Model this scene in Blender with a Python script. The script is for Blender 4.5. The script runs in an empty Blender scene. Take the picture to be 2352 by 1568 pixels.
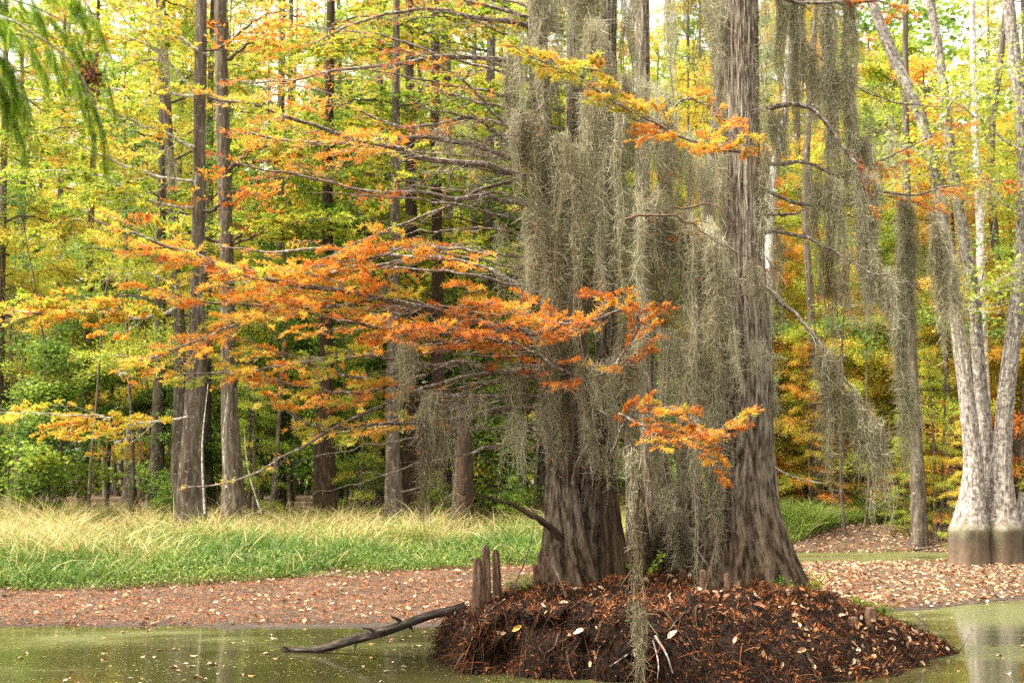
import bpy, math, random
import numpy as np
R = math.radians
sc = bpy.context.scene
# ------------------------------------------------------------------ camera
CAMZ = 2.56; FPX = 3267.0; PITCH = math.atan(316/FPX)
cam_d = bpy.data.cameras.new('camera'); cam = bpy.data.objects.new('camera', cam_d)
sc.collection.objects.link(cam); sc.camera = cam
cam.location = (0, 0, CAMZ); cam.rotation_euler = (R(90)+PITCH, 0, 0)
cam_d.lens = 50; cam_d.sensor_width = 36; cam_d.clip_end = 2000; cam_d.clip_start = 0.1
cam_d.dof.use_dof = True; cam_d.dof.focus_distance = 20.0; cam_d.dof.aperture_fstop = 3.4
# ------------------------------------------------------------------ sky and sun
SUN_EL, SUN_AZ = R(62), R(-108)          # azimuth from +Y towards +X
w = bpy.data.worlds.new('World'); sc.world = w; w.use_nodes = True
nt = w.node_tree; bg = nt.nodes['Background']
sky = nt.nodes.new('ShaderNodeTexSky'); sky.sky_type = 'NISHITA'; sky.sun_disc = False
sky.sun_elevation = SUN_EL; sky.sun_rotation = SUN_AZ; sky.air_density = 1.0; sky.dust_density = 4.0; sky.ozone_density = 0.6
hs = nt.nodes.new('ShaderNodeHueSaturation'); hs.inputs['Saturation'].default_value = 0.10
nt.links.new(sky.outputs[0], hs.inputs['Color']); wt = nt.nodes.new('ShaderNodeMix'); wt.data_type = 'RGBA'; wt.blend_type = 'MULTIPLY'; wt.inputs['Factor'].default_value = 1; wt.inputs['B'].default_value = (1, .965, .86, 1)
nt.links.new(hs.outputs[0], wt.inputs['A']); nt.links.new(wt.outputs['Result'], bg.inputs['Color'])
bg.inputs['Strength'].default_value = 0.15
sl = bpy.data.lights.new('sun', 'SUN'); sl.energy = 3.2; sl.angle = R(20); sl.color = (1.0, 0.93, 0.78)
so = bpy.data.objects.new('sun', sl); sc.collection.objects.link(so)
sdir = np.array([math.sin(SUN_AZ)*math.cos(SUN_EL), math.cos(SUN_AZ)*math.cos(SUN_EL), math.sin(SUN_EL)])
from mathutils import Vector
so.rotation_euler = Vector(tuple(sdir)).to_track_quat('Z', 'Y').to_euler()
sc.view_settings.view_transform = 'Standard'; sc.view_settings.look = 'None'
sc.view_settings.gamma = 1; sc.view_settings.exposure = 1.95
sc.render.engine = 'CYCLES'
sc.cycles.max_bounces = 7; sc.cycles.diffuse_bounces = 4; sc.cycles.sample_clamp_direct = 12; sc.cycles.sample_clamp_indirect = 4; sc.cycles.transmission_bounces = 5; sc.cycles.glossy_bounces = 3
sc.cycles.use_denoising = False
try: sc.cycles.denoiser = 'OPENIMAGEDENOISE'; sc.cycles.denoising_prefilter = 'ACCURATE'
except Exception: pass
try:
    sc.cycles.use_adaptive_sampling = True; sc.cycles.adaptive_threshold = 0.02
except Exception: pass

# ------------------------------------------------------------------ helpers
rng = np.random.default_rng(7)
def P(u, v, Y):
    """photo pixel (2352 wide) at ground distance Y -> world point"""
    a = (u-1176)/FPX; b = (784-v)/FPX
    y = math.cos(PITCH) - b*math.sin(PITCH); z = math.sin(PITCH) + b*math.cos(PITCH)
    return np.array([a*Y/y, Y, CAMZ + z*Y/y])
_T = np.random.default_rng(99).random((64, 64, 64)).astype(np.float32)*2-1
def vn(p):
    p = np.asarray(p, float); i = np.floor(p).astype(int); f = p-i; f = f*f*(3-2*f); i &= 63; j = (i+1) & 63
    x0, y0, z0 = i[..., 0], i[..., 1], i[..., 2]; x1, y1, z1 = j[..., 0], j[..., 1], j[..., 2]
    fx, fy, fz = f[..., 0], f[..., 1], f[..., 2]
    a = _T[x0, y0, z0]*(1-fx)+_T[x1, y0, z0]*fx; b = _T[x0, y1, z0]*(1-fx)+_T[x1, y1, z0]*fx
    c = _T[x0, y0, z1]*(1-fx)+_T[x1, y0, z1]*fx; d = _T[x0, y1, z1]*(1-fx)+_T[x1, y1, z1]*fx
    return (a*(1-fy)+b*fy)*(1-fz)+(c*(1-fy)+d*fy)*fz
def fbm(p, o=4):
    p = np.asarray(p, float); s = 0; a = 1; t = 0
    for k in range(o): s = s+a*vn(p*2**k+17.3*k); t += a; a *= .5
    return s/t
def unit(v): return v/np.maximum(np.linalg.norm(v, axis=-1, keepdims=True), 1e-9)

class Geo:
    def __init__(s): s.V = []; s.F = {3: [], 4: []}; s.A = {3: [], 4: []}; s.T = []; s.n = 0
    def add(s, V, F, r=None, tc=None):
        V = np.asarray(V, float).reshape(-1, 3); F = np.asarray(F, int); k = F.shape[1]
        s.V.append(V); s.F[k].append(F+s.n)
        s.A[k].append(np.full(len(F), .5) if r is None else np.broadcast_to(np.asarray(r, float), (len(F),)))
        s.T.append(V if tc is None else np.asarray(tc, float).reshape(-1, 3)); s.n += len(V)
        return s
    def arrays(s):
        V = np.concatenate(s.V); f3 = np.concatenate(s.F[3]) if s.F[3] else np.zeros((0, 3), int)
        f4 = np.concatenate(s.F[4]) if s.F[4] else np.zeros((0, 4), int)
        return V, f3, f4
    def mesh(s, name, mat, smooth=False):
        V, f3, f4 = s.arrays(); me = bpy.data.meshes.new(name)
        loops = np.concatenate([f3.ravel(), f4.ravel()]).astype(np.int32)
        st = np.concatenate([np.arange(len(f3))*3, len(f3)*3+np.arange(len(f4))*4]).astype(np.int32)
        me.vertices.add(len(V)); me.vertices.foreach_set('co', V.astype(np.float32).ravel())
        me.loops.add(len(loops)); me.loops.foreach_set('vertex_index', loops)
        me.polygons.add(len(st)); me.polygons.foreach_set('loop_start', st)
        me.polygons.foreach_set('use_smooth', np.full(len(st), smooth))
        me.update(calc_edges=True)
        r = np.concatenate([np.concatenate(s.A[k]) for k in (3, 4) if s.A[k]])
        at = me.attributes.new('r', 'FLOAT', 'FACE'); at.data.foreach_set('value', r.astype(np.float32))
        tc = np.concatenate(s.T); at = me.attributes.new('tc', 'FLOAT_VECTOR', 'POINT'); at.data.foreach_set('vector', tc.astype(np.float32).ravel())
        me.materials.append(mat)
        return me
    def obj(s, name, mat, parent=None, smooth=False, loc=None):
        if loc is not None:
            s.V = [v-np.asarray(loc) for v in s.V]
        o = bpy.data.objects.new(name, s.mesh(name, mat, smooth)); sc.collection.objects.link(o)
        if parent is not None: o.parent = parent
        if loc is not None: o.location = loc
        return o

def tag(o, label=None, cat=None, group=None, kind=None):
    for k, v in (('label', label), ('category', cat), ('group', group), ('kind', kind)):
        if v: o[k] = v
    return o
def empty(name, loc=(0, 0, 0), **k):
    o = bpy.data.objects.new(name, None); sc.collection.objects.link(o); o.location = loc; o.empty_display_size = .2
    return tag(o, **k)

def tubes(g, Pn, Rn, sides=4, r=None, stretch=.12, prof=None):
    """Pn (N,K,3) centre lines, Rn (N,K) radii -> N tubes"""
    Pn = np.asarray(Pn, float); Rn = np.asarray(Rn, float)
    if Pn.ndim == 2: Pn = Pn[None]; Rn = Rn[None]
    N, K, _ = Pn.shape
    T = unit(np.gradient(Pn, axis=1)); m = unit(Pn[:, -1]-Pn[:, 0])
    ref = np.where(np.abs(m[:, 2:3]) > .8, np.array([[1., 0, 0]]), np.array([[0, 0, 1.]]))
    U = unit(np.cross(T, ref[:, None, :])); W = np.cross(T, U)
    th = np.arange(sides)/sides*2*np.pi; c, s_ = np.cos(th), np.sin(th)
    rad = Rn[:, :, None]*(np.ones(sides) if prof is None else prof)
    V = Pn[:, :, None, :]+rad[..., None]*(c[None, None, :, None]*U[:, :, None, :]+s_[None, None, :, None]*W[:, :, None, :])
    seg = np.linalg.norm(np.diff(Pn, axis=1), axis=2); L = np.concatenate([np.zeros((N, 1)), np.cumsum(seg, 1)], 1)
    mr = Rn.mean(1)[:, None, None]
    off = np.arange(N)[:, None, None]*3.7
    tc = np.stack([np.broadcast_to(c*mr+off, (N, K, sides)), np.broadcast_to(s_*mr, (N, K, sides)), np.broadcast_to(L[:, :, None]*stretch, (N, K, sides))], -1)
    n0 = (np.arange(N)*K*sides)[:, None, None]; k0 = (np.arange(K-1)*sides)[None, :, None]; a = np.arange(sides)[None, None, :]; b = (np.arange(sides)+1) % sides; b = b[None, None, :]
    F = np.stack(np.broadcast_arrays(n0+k0+a, n0+k0+b, n0+k0+sides+b, n0+k0+sides+a), -1).reshape(-1, 4)
    rr = None if r is None else np.repeat(np.broadcast_to(np.asarray(r, float), (N,)), (K-1)*sides)
    g.add(V, F, rr, tc); return g

def ribbons(g, Pn, Wn, side, r=None):
    """Pn (N,K,3), Wn (N,K) half width, side (N,3) or (N,K,3)"""
    N, K, _ = Pn.shape
    if side.ndim == 2: side = side[:, None, :]
    T = np.gradient(Pn, axis=1); S = unit(side-np.sum(side*unit(T), -1, keepdims=True)*unit(T))
    V = np.stack([Pn-S*Wn[..., None], Pn+S*Wn[..., None]], 2)
    n0 = (np.arange(N)*K*2)[:, None]; k0 = (np.arange(K-1)*2)[None, :]; b = n0+k0
    F = np.stack([b, b+1, b+3, b+2], -1).reshape(-1, 4)
    rr = None if r is None else np.repeat(np.broadcast_to(np.asarray(r, float), (N,)), K-1)
    g.add(V, F, rr); return g

def leaflets(g, B, D, Nn, L, W, r, bend=.25, seg=False):
    """pointed leaves: base B, direction D, normal Nn, length L, half width W"""
    D = unit(D); Sd = unit(np.cross(D, Nn)); U = np.cross(Sd, D); L = np.broadcast_to(L, (len(B),))[:, None]; W = np.broadcast_to(W, (len(B),))[:, None]
    bend = np.broadcast_to(bend, (len(B),))[:, None]
    if not seg:
        a = B; t = B+D*L+U*L*bend*.6; m = B+D*L*.45+U*L*bend*.5*.9
        V = np.stack([a, m-Sd*W, t, m+Sd*W], 1); n = np.arange(len(B))[:, None]*4
        F = np.concatenate([n+[0, 1, 2], n+[0, 2, 3]]); g.add(V, F, np.tile(r, 2)); return
    m1 = B+D*L*.3+U*L*bend*.35; m2 = B+D*L*.7+U*L*bend*.75; t = B+D*L*.96+U*L*bend*.8
    V = np.stack([B, m1-Sd*W, m1+Sd*W, m2-Sd*W*.8, m2+Sd*W*.8, t], 1); n = np.arange(len(B))[:, None]*6
    g.add(V, np.concatenate([n+[0, 1, 2], n+[3, 5, 4]]), np.tile(r, 2)); g.F[4].append((n+[1, 3, 4, 2])+g.n-len(B)*6); g.A[4].append(r)

def roundleaves(g, C, Nn, D, S, r):
    """broad leaves, five sided, folded a little"""
    D = unit(D-np.sum(D*Nn, -1, keepdims=True)*Nn); Sd = np.cross(D, Nn); S = np.broadcast_to(S, (len(C),))[:, None]
    V = np.stack([C-D*S*.5, C-D*S*.15-Sd*S*.42+Nn*S*.12, C+D*S*.3-Sd*S*.25+Nn*S*.06, C+D*S*.6, C+D*S*.3+Sd*S*.25+Nn*S*.06, C-D*S*.15+Sd*S*.42+Nn*S*.12], 1)
    n = np.arange(len(C))[:, None]*6
    g.add(V, np.concatenate([n+[0, 1, 2, 3], n+[0, 3, 4, 5]]), np.tile(r, 2))

def spline(pts, K):
    pts = np.asarray(pts, float); n = len(pts)
    if n < 3: t = np.linspace(0, 1, K)[:, None]; return pts[0]*(1-t)+pts[-1]*t
    d = np.concatenate([[0], np.cumsum(np.linalg.norm(np.diff(pts, axis=0), axis=1))]); d /= d[-1]
    q = np.vstack([2*pts[0]-pts[1], pts, 2*pts[-1]-pts[-2]]); out = []
    for t in np.linspace(0, 1, K):
        i = min(max(np.searchsorted(d, t, side='right')-1, 0), n-2); f = (t-d[i])/(d[i+1]-d[i]); f = min(max(f, 0), 1)
        a, b, c, e = q[i], q[i+1], q[i+2], q[i+3]
        out.append(.5*((2*b)+(c-a)*f+(2*a-5*b+4*c-e)*f*f+(3*b-a-3*c+e)*f**3))
    return np.array(out)
def interp_pts(X, t):
    """X (N,K,3), t (N,) in 0..1 -> (N,3) points"""
    K = X.shape[1]; f = t*(K-1); i = np.minimum(f.astype(int), K-2); f = (f-i)[:, None]; n = np.arange(len(X))
    return X[n, i]*(1-f)+X[n, i+1]*f

# ------------------------------------------------------------------ materials
def newmat(name):
    m = bpy.data.materials.new(name); m.use_nodes = True; t = m.node_tree
    return m, t, t.nodes, t.links, t.nodes['Principled BSDF']
def ramp(n, stops, interp='LINEAR'):
    r = n.new('ShaderNodeValToRGB'); e = r.color_ramp.elements; r.color_ramp.interpolation = interp
    while len(e) < len(stops): e.new(.5)
    for k, (p, c) in enumerate(stops): e[k].position = p; e[k].color = (*c, 1)
    return r
def noise(n, l, vec, scale, detail=4, rough=.6, dist=0):
    x = n.new('ShaderNodeTexNoise'); x.inputs['Scale'].default_value = scale; x.inputs['Detail'].default_value = detail
    x.inputs['Roughness'].default_value = rough; x.inputs['Distortion'].default_value = dist
    if vec is not None: l.new(vec, x.inputs['Vector'])
    return x
def leafmat(name, stops, transl=.45, rough=.55, instvar=0.0, spec=.3):
    m, t, n, l, b = newmat(name)
    a = n.new('ShaderNodeAttribute'); a.attribute_name = 'r'; fac = a.outputs['Fac']
    if instvar:
        oi = n.new('ShaderNodeObjectInfo'); ma = n.new('ShaderNodeMath'); ma.operation = 'MULTIPLY_ADD'; ma.inputs[1].default_value = instvar
        l.new(oi.outputs['Random'], ma.inputs[0]); l.new(fac, ma.inputs[2]); ms = n.new('ShaderNodeMath'); ms.operation = 'SUBTRACT'; ms.inputs[1].default_value = instvar/2
        l.new(ma.outputs[0], ms.inputs[0]); fac = ms.outputs[0]
    r = ramp(n, stops); l.new(fac, r.inputs[0]); l.new(r.outputs[0], b.inputs['Base Color']); b.inputs['Roughness'].default_value = rough
    b.inputs['Specular IOR Level'].default_value = spec
    if transl:
        tr = n.new('ShaderNodeBsdfTranslucent'); l.new(r.outputs[0], tr.inputs['Color']); mx = n.new('ShaderNodeMixShader'); mx.inputs[0].default_value = transl
        l.new(b.outputs[0], mx.inputs[1]); l.new(tr.outputs[0], mx.inputs[2]); l.new(mx.outputs[0], n['Material Output'].inputs['Surface'])
    return m
def barkmat(name, stops, scale=18, lichen=None, lscale=6, lthr=.62, bump=.5, coord='tc', dist=.012):
    m, t, n, l, b = newmat(name)
    a = n.new('ShaderNodeAttribute'); a.attribute_name = coord; v = a.outputs['Vector']
    x = noise(n, l, v, scale, 6, .65); r = ramp(n, stops); l.new(x.outputs['Fac'], r.inputs[0]); col = r.outputs[0]
    if lichen:
        g = n.new('ShaderNodeNewGeometry'); y = noise(n, l, g.outputs['Position'], lscale, 5, .7); rr = ramp(n, [(lthr, (0, 0, 0)), (lthr+.05, (1, 1, 1))]); l.new(y.outputs['Fac'], rr.inputs[0])
        mx = n.new('ShaderNodeMix'); mx.data_type = 'RGBA'; l.new(rr.outputs[0], mx.inputs['Factor']); l.new(col, mx.inputs['A']); mx.inputs['B'].default_value = (*lichen, 1); col = mx.outputs['Result']
    l.new(col, b.inputs['Base Color']); b.inputs['Roughness'].default_value = .9; b.inputs['Specular IOR Level'].default_value = .15
    bp = n.new('ShaderNodeBump'); bp.inputs['Strength'].default_value = bump; bp.inputs['Distance'].default_value = dist; l.new(x.outputs['Fac'], bp.inputs['Height']); l.new(bp.outputs[0], b.inputs['Normal'])
    return m
CYP = [(0, (.05, .12, .015)), (.18, (.20, .31, .035)), (.36, (.45, .50, .06)), (.5, (.66, .50, .07)), (.64, (.76, .34, .05)), (.78, (.66, .19, .03)), (.9, (.42, .10, .02)), (1, (.20, .06, .02))]
M_cyp = leafmat('cypress_leaf', CYP, .5)
M_cypbg = leafmat('far_cypress_leaf', CYP, .5, instvar=.10)
M_broad = leafmat('broad_leaf', [(0, (.05, .11, .02)), (.35, (.13, .23, .035)), (.6, (.27, .36, .05)), (.8, (.50, .50, .06)), (1, (.64, .42, .07))], .45, instvar=.2)
M_moss = leafmat('spanish_moss', [(0, (.10, .07, .04)), (.35, (.245, .215, .135)), (.7, (.45, .42, .29)), (1, (.66, .62, .47))], .3, .8, spec=.1)
M_grass = leafmat('grass_blade', [(0, (.02, .06, .012)), (.3, (.10, .18, .025)), (.5, (.22, .27, .05)), (.75, (.42, .33, .13)), (1, (.54, .42, .24))], .35)
M_litter = leafmat('needle_litter', [(0, (.006, .004, .003)), (.35, (.022, .011, .006)), (.55, (.07, .026, .012)), (.78, (.30, .085, .022)), (1, (.40, .20, .09))], 0, .8, spec=.15)
M_dead = leafmat('dead_leaf', [(0, (.10, .045, .02)), (.3, (.28, .13, .06)), (.6, (.52, .36, .23)), (.85, (.68, .52, .38)), (1, (.62, .36, .05))], .15, .7)
M_deadi = None
M_bark = barkmat('cypress_bark', [(.32, (.018, .012, .008)), (.42, (.08, .056, .04)), (.52, (.21, .17, .13)), (.66, (.40, .35, .28))], 30, (.30, .30, .24), 9, .60, 1.0, dist=.035)
def stained(mat, z0, z1, col):
    t = mat.node_tree; n, l = t.nodes, t.links; b = n['Principled BSDF']; src = b.inputs['Base Color'].links[0].from_socket
    g = n.new('ShaderNodeNewGeometry'); sp = n.new('ShaderNodeSeparateXYZ'); l.new(g.outputs['Position'], sp.inputs[0]); x = noise(n, l, g.outputs['Position'], 1.6, 4, .7)
    ma = n.new('ShaderNodeMath'); ma.operation = 'MULTIPLY_ADD'; ma.inputs[1].default_value = 2.6; l.new(x.outputs['Fac'], ma.inputs[0]); l.new(sp.outputs['Z'], ma.inputs[2])
    mr = n.new('ShaderNodeMapRange'); mr.inputs['From Min'].default_value = z0+1.3; mr.inputs['From Max'].default_value = z1+1.3; l.new(ma.outputs[0], mr.inputs['Value'])
    mx = n.new('ShaderNodeMix'); mx.data_type = 'RGBA'; mx.blend_type = 'MULTIPLY'; mx.inputs['Factor'].default_value = 1; r = ramp(n, [(0, col), (1, (1, 1, 1))]); l.new(mr.outputs[0], r.inputs[0]); l.new(src, mx.inputs['A']); l.new(r.outputs[0], mx.inputs['B']); l.new(mx.outputs['Result'], b.inputs['Base Color'])
stained(M_bark, 1.0, 4.2, (.36, .29, .23))      # flood soaked foot of the trunks
M_darkbark = barkmat('wet_bark', [(.3, (.012, .008, .005)), (.5, (.045, .028, .018)), (.7, (.11, .07, .045))], 24, None, 9, .66, .9, dist=.02)
M_branch = barkmat('branch_bark', [(.35, (.03, .018, .014)), (.5, (.15, .11, .09)), (.68, (.36, .31, .27))], 60, (.42, .42, .36), 14, .56, .6, dist=.004)
M_twig = barkmat('twig_bark', [(.3, (.05, .03, .022)), (.55, (.16, .10, .075)), (.75, (.36, .28, .23))], 30, None, bump=.1)
M_bgbark = barkmat('far_bark', [(.3, (.035, .025, .018)), (.5, (.095, .072, .053)), (.7, (.22, .185, .145))], 14, (.30, .31, .25), 7, .60, .6, dist=.02)
M_pale = barkmat('pale_lichen_bark', [(.3, (.10, .07, .055)), (.45, (.26, .21, .18)), (.62, (.50, .45, .40))], 22, (.62, .61, .55), 7, .50, .6, dist=.015)
# ------------------------------------------------------------------ ground and water
def sstep(x): x = np.clip(x, 0, 1); return x*x*(3-2*x)
def shore(x): return np.interp(x, [-40, -8, 0, 2, 5, 6.9, 8.6, 11.2, 16, 30, 60], [25.6, 25.0, 25.4, 26, 27.5, 27.9, 28.8, 31, 33.5, 40, 50])
def gedge(x): return np.interp(x, [-40, -12, -8, -6, -3, 0, 3, 6, 8, 10, 12, 14, 20, 60], [30, 30.6, 31.2, 32.3, 34.2, 35.6, 36, 42, 51.0, 51.8, 54, 56, 58, 60])
def gz(x, y):
    x = np.asarray(x, float); y = np.asarray(y, float)
    d = y-shore(x)+.35*vn(np.stack([x*.8, y*.8, 0*x], -1))
    left = np.interp(d, [-6, -1, 0, 1, 4, 9, 14, 30, 60, 200], [-.6, -.12, 0, .05, .14, .42, .5, .55, .8, 3])
    right = np.interp(d, [-6, -1, 0, 1, 3, 10, 14, 18, 21, 24, 30, 200], [-.6, -.12, 0, .05, .09, .10, .09, .08, .10, .45, .6, 3])
    w_ = sstep((x-5)/3); z = left*(1-w_)+right*w_
    ch = np.exp(-((y-47-.15*(x-9))/3.3)**4)*sstep((x-6.5)/1.5)*(1-sstep((x-14)/2.2))
    z = z-ch*.26
    rise = sstep((y-51)/4)*w_*.42*sstep((62-y)/4+1)
    z = z+rise*(1-sstep((y-60)/20))
    q = np.stack([x*1.3, y*1.3, 0*x], -1)
    return z+.035*fbm(q, 3)+.018*vn(q*5)
xs = np.unique(np.concatenate([np.linspace(-300, -40, 27), np.arange(-40, 40, .22), np.linspace(40, 300, 27)]))
ys = np.unique(np.concatenate([np.linspace(-60, 16, 12), np.arange(16, 64, .22), np.linspace(64, 110, 40), np.linspace(112, 420, 30)]))
def grid(xs, ys, zf):
    X, Y = np.meshgrid(xs, ys, indexing='ij'); Z = zf(X, Y); nx, ny = X.shape
    i = (np.arange(nx-1)[:, None]*ny+np.arange(ny-1)[None, :]).ravel()
    return np.stack([X, Y, Z], -1).reshape(-1, 3), np.stack([i, i+ny, i+ny+1, i+1], -1)
m, t, n, l, b = newmat('forest_soil')
g_ = n.new('ShaderNodeNewGeometry'); pos = g_.outputs['Position']
mp = n.new('ShaderNodeMapping'); mp.inputs['Scale'].default_value = (1, 1, 1); l.new(pos, mp.inputs['Vector'])
x1 = noise(n, l, mp.outputs[0], 22, 8, .75, .3); r1 = ramp(n, [(.34, (.010, .007, .005)), (.45, (.045, .024, .014)), (.54, (.12, .062, .032)), (.64, (.19, .11, .06)), (.76, (.30, .23, .15))]); l.new(x1.outputs['Fac'], r1.inputs[0])
x2 = noise(n, l, pos, 1.3, 4, .6); r2 = ramp(n, [(.42, (0, 0, 0)), (.62, (1, 1, 1))]); l.new(x2.outputs['Fac'], r2.inputs[0])
mx = n.new('ShaderNodeMix'); mx.data_type = 'RGBA'; mx.blend_type = 'MULTIPLY'; mx.inputs['B'].default_value = (.62, .66, .6, 1); l.new(r2.outputs[0], mx.inputs['Factor']); l.new(r1.outputs[0], mx.inputs['A'])
sp = n.new('ShaderNodeSeparateXYZ'); l.new(pos, sp.inputs[0]); r3 = ramp(n, [(.0, (.35, .35, .33)), (1, (1, 1, 1))])
mr = n.new('ShaderNodeMapRange'); mr.inputs['From Min'].default_value = .0; mr.inputs['From Max'].default_value = .06; l.new(sp.outputs['Z'], mr.inputs['Value']); l.new(mr.outputs[0], r3.inputs[0])
mx2 = n.new('ShaderNodeMix'); mx2.data_type = 'RGBA'; mx2.blend_type = 'MULTIPLY'; mx2.inputs['Factor'].default_value = 1; l.new(mx.outputs['Result'], mx2.inputs['A']); l.new(r3.outputs[0], mx2.inputs['B'])
l.new(mx2.outputs['Result'], b.inputs['Base Color']); b.inputs['Roughness'].default_value = .85
bp = n.new('ShaderNodeBump'); bp.inputs['Strength'].default_value = .8; bp.inputs['Distance'].default_value = .04; l.new(x1.outputs['Fac'], bp.inputs['Height']); l.new(bp.outputs[0], b.inputs['Normal'])
M_soil = m
V, F = grid(xs, ys, gz)
tag(Geo().add(V, F).obj('ground', M_soil, smooth=True), 'brown needle strewn mud bank and forest floor', 'ground', kind='structure')

m, t, n, l, b = newmat('pond_water')
g_ = n.new('ShaderNodeNewGeometry'); pos = g_.outputs['Position']
def mapped(s, seed=0):
    q = n.new('ShaderNodeMapping'); q.inputs['Scale'].default_value = s; q.inputs['Location'].default_value = (seed, seed, 0); l.new(pos, q.inputs['Vector']); return q.outputs[0]
a1 = noise(n, l, mapped((.22, .42, 1)), 1, 5, .6, .4)          # large drifts of duckweed
a2 = noise(n, l, mapped((6, 9, 1), 3), 1, 6, .8)              # streaks
a3 = noise(n, l, mapped((55, 55, 1), 5), 1, 3, .9)               # specks
# more duckweed to the east
sp = n.new('ShaderNodeSeparateXYZ'); l.new(pos, sp.inputs[0]); mr = n.new('ShaderNodeMapRange'); mr.inputs['From Min'].default_value = 3; mr.inputs['From Max'].default_value = 9; mr.inputs['To Min'].default_value = -.03; mr.inputs['To Max'].default_value = .16; l.new(sp.outputs['X'], mr.inputs['Value'])
mry = n.new('ShaderNodeMapRange'); mry.inputs['From Min'].default_value = 17; mry.inputs['From Max'].default_value = 26; mry.inputs['To Min'].default_value = -.06; mry.inputs['To Max'].default_value = .05; l.new(sp.outputs['Y'], mry.inputs['Value'])
def math_(op, a_, b_):
    q = n.new('ShaderNodeMath'); q.operation = op
    for k, v_ in ((0, a_), (1, b_)):
        if isinstance(v_, (int, float)): q.inputs[k].default_value = v_
        else: l.new(v_, q.inputs[k])
    return q.outputs[0]
cov = math_('ADD', math_('ADD', math_('MULTIPLY', a1.outputs['Fac'], 1.25), math_('MULTIPLY', a2.outputs['Fac'], .40)), math_('ADD', math_('MULTIPLY', a3.outputs['Fac'], .35), math_('ADD', mr.outputs[0], mry.outputs[0])))
rc = ramp(n, [(.98, (.04, .04, .04)), (1.0, (.10, .10, .10)), (1.0, (.8, .8, .8))])
rc.color_ramp.elements[0].position = .60; rc.color_ramp.elements[1].position = .80; rc.color_ramp.elements[2].position = .98
cov = math_('ADD', cov, -.25); l.new(cov, rc.inputs[0])
dw = ramp(n, [(.35, (.035, .042, .01)), (.55, (.095, .105, .028)), (.75, (.22, .21, .08))]); l.new(a3.outputs['Fac'], dw.inputs[0])
b.inputs['Base Color'].default_value = (.030, .028, .010, 1); b.inputs['Roughness'].default_value = .06; b.inputs['IOR'].default_value = 1.33; b.inputs['Specular IOR Level'].default_value = .5
bp = n.new('ShaderNodeBump'); bp.inputs['Strength'].default_value = .12; bp.inputs['Distance'].default_value = .02; w2 = noise(n, l, mapped((2.2, 5, 1), 9), 1, 3, .5); l.new(w2.outputs['Fac'], bp.inputs['Height']); l.new(bp.outputs[0], b.inputs['Normal'])
d2 = n.new('ShaderNodeBsdfPrincipled'); l.new(dw.outputs[0], d2.inputs['Base Color']); d2.inputs['Roughness'].default_value = .5
ms = n.new('ShaderNodeMixShader'); l.new(rc.outputs[0], ms.inputs[0]); l.new(b.outputs[0], ms.inputs[1]); l.new(d2.outputs[0], ms.inputs[2]); l.new(ms.outputs[0], n['Material Output'].inputs['Surface'])
V, F = grid(np.linspace(-120, 120, 5), np.linspace(-60, 70, 5), lambda X, Y: 0*X)
tag(Geo().add(V, F).obj('water', m), 'murky pond water filmed with duckweed', 'water', kind='structure')

# ------------------------------------------------------------------ the root mound
def yf(x): return np.interp(x, [-1.1, -.9, -.6, 0, 1.8, 2.9, 4.0, 5.0, 5.9, 6.9], [21.2, 20.0, 19.2, 18.8, 18.3, 18.0, 18.1, 18.8, 19.9, 21.5])
def yb(x): return np.interp(x, [-1.1, -.7, 0, 2, 4.2, 5.5, 6.3, 6.9], [21.4, 22.8, 23.8, 24.6, 24.2, 23.5, 22.6, 21.7])
def hx(x): return np.interp(x, [-1.12, -1.0, -.8, -.3, .3, 1, 4, 4.6, 5.6, 6.3, 6.95], [-.25, .36, .56, .74, .84, .90, .92, .74, .42, .17, -.15])
def mz(x, y):
    x = np.asarray(x, float); y = np.asarray(y, float)
    x2 = x+.10*vn(np.stack([x*0, y*2.2, x*0+3], -1)); yy = y+.16*fbm(np.stack([x*1.6, x*0, x*0+9], -1), 3)
    h = hx(x2); wf = np.interp(x, [-1, 2.2, 4, 6], [.30, .45, 2.0, 1.9]); wb = 1.3
    s = np.clip((yy-yf(x2))/wf, -.3, 1); s2 = np.clip((yb(x2)-yy)/wb, -.3, 1)
    f1 = np.where(s > 0, np.sin(np.clip(s, 0, 1)*np.pi/2)**np.interp(x, [2, 4], [.40, .9]), s*2); f2 = np.where(s2 > 0, s2**.6, s2*2)
    z = (h+.25)*np.minimum(f1, f2)-.22
    for a_, b_, s_ in ((3.55, 21.3, .85), (1.1, 21.1, .8), (2.35, 22.4, .7)): z = z+.16*np.exp(-((x-a_)**2+(y-b_)**2)/s_**2)*(z > .3)
    return np.maximum(z, -.4)
def mdisp(V):
    q = V*np.array([1.7, 1.7, 2.2])
    a = fbm(q, 3); b2 = vn(V*9.5); c = vn(V*22)
    up = np.zeros_like(V); steep = sstep((2.6-V[:, 0])/2)*sstep((20.3-V[:, 1])/.8)
    up[:, 1] = (a*.5+np.maximum(vn(V*np.array([3.1, 3.1, 4.5])), 0)*.42+np.maximum(b2, 0)*.12+c*.04)*steep; up[:, 2] = (a*.22+b2*.08+c*.03)
    return V+up*sstep((V[:, 2:3]+.25)/.3)
V, F = grid(np.arange(-1.35, 7.2, .03), np.concatenate([np.arange(17.4, 20.4, .02), np.arange(20.4, 25, .05)]), mz)
MV = mdisp(V); M_root = barkmat('root_peat', [(.3, (.004, .003, .002)), (.5, (.010, .006, .004)), (.68, (.05, .018, .009)), (.8, (.12, .035, .014))], 16, None, bump=.8, dist=.04)
MF = F
keep = MV[F].max(1)[:, 2] > -.3; MF = F[keep]
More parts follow.
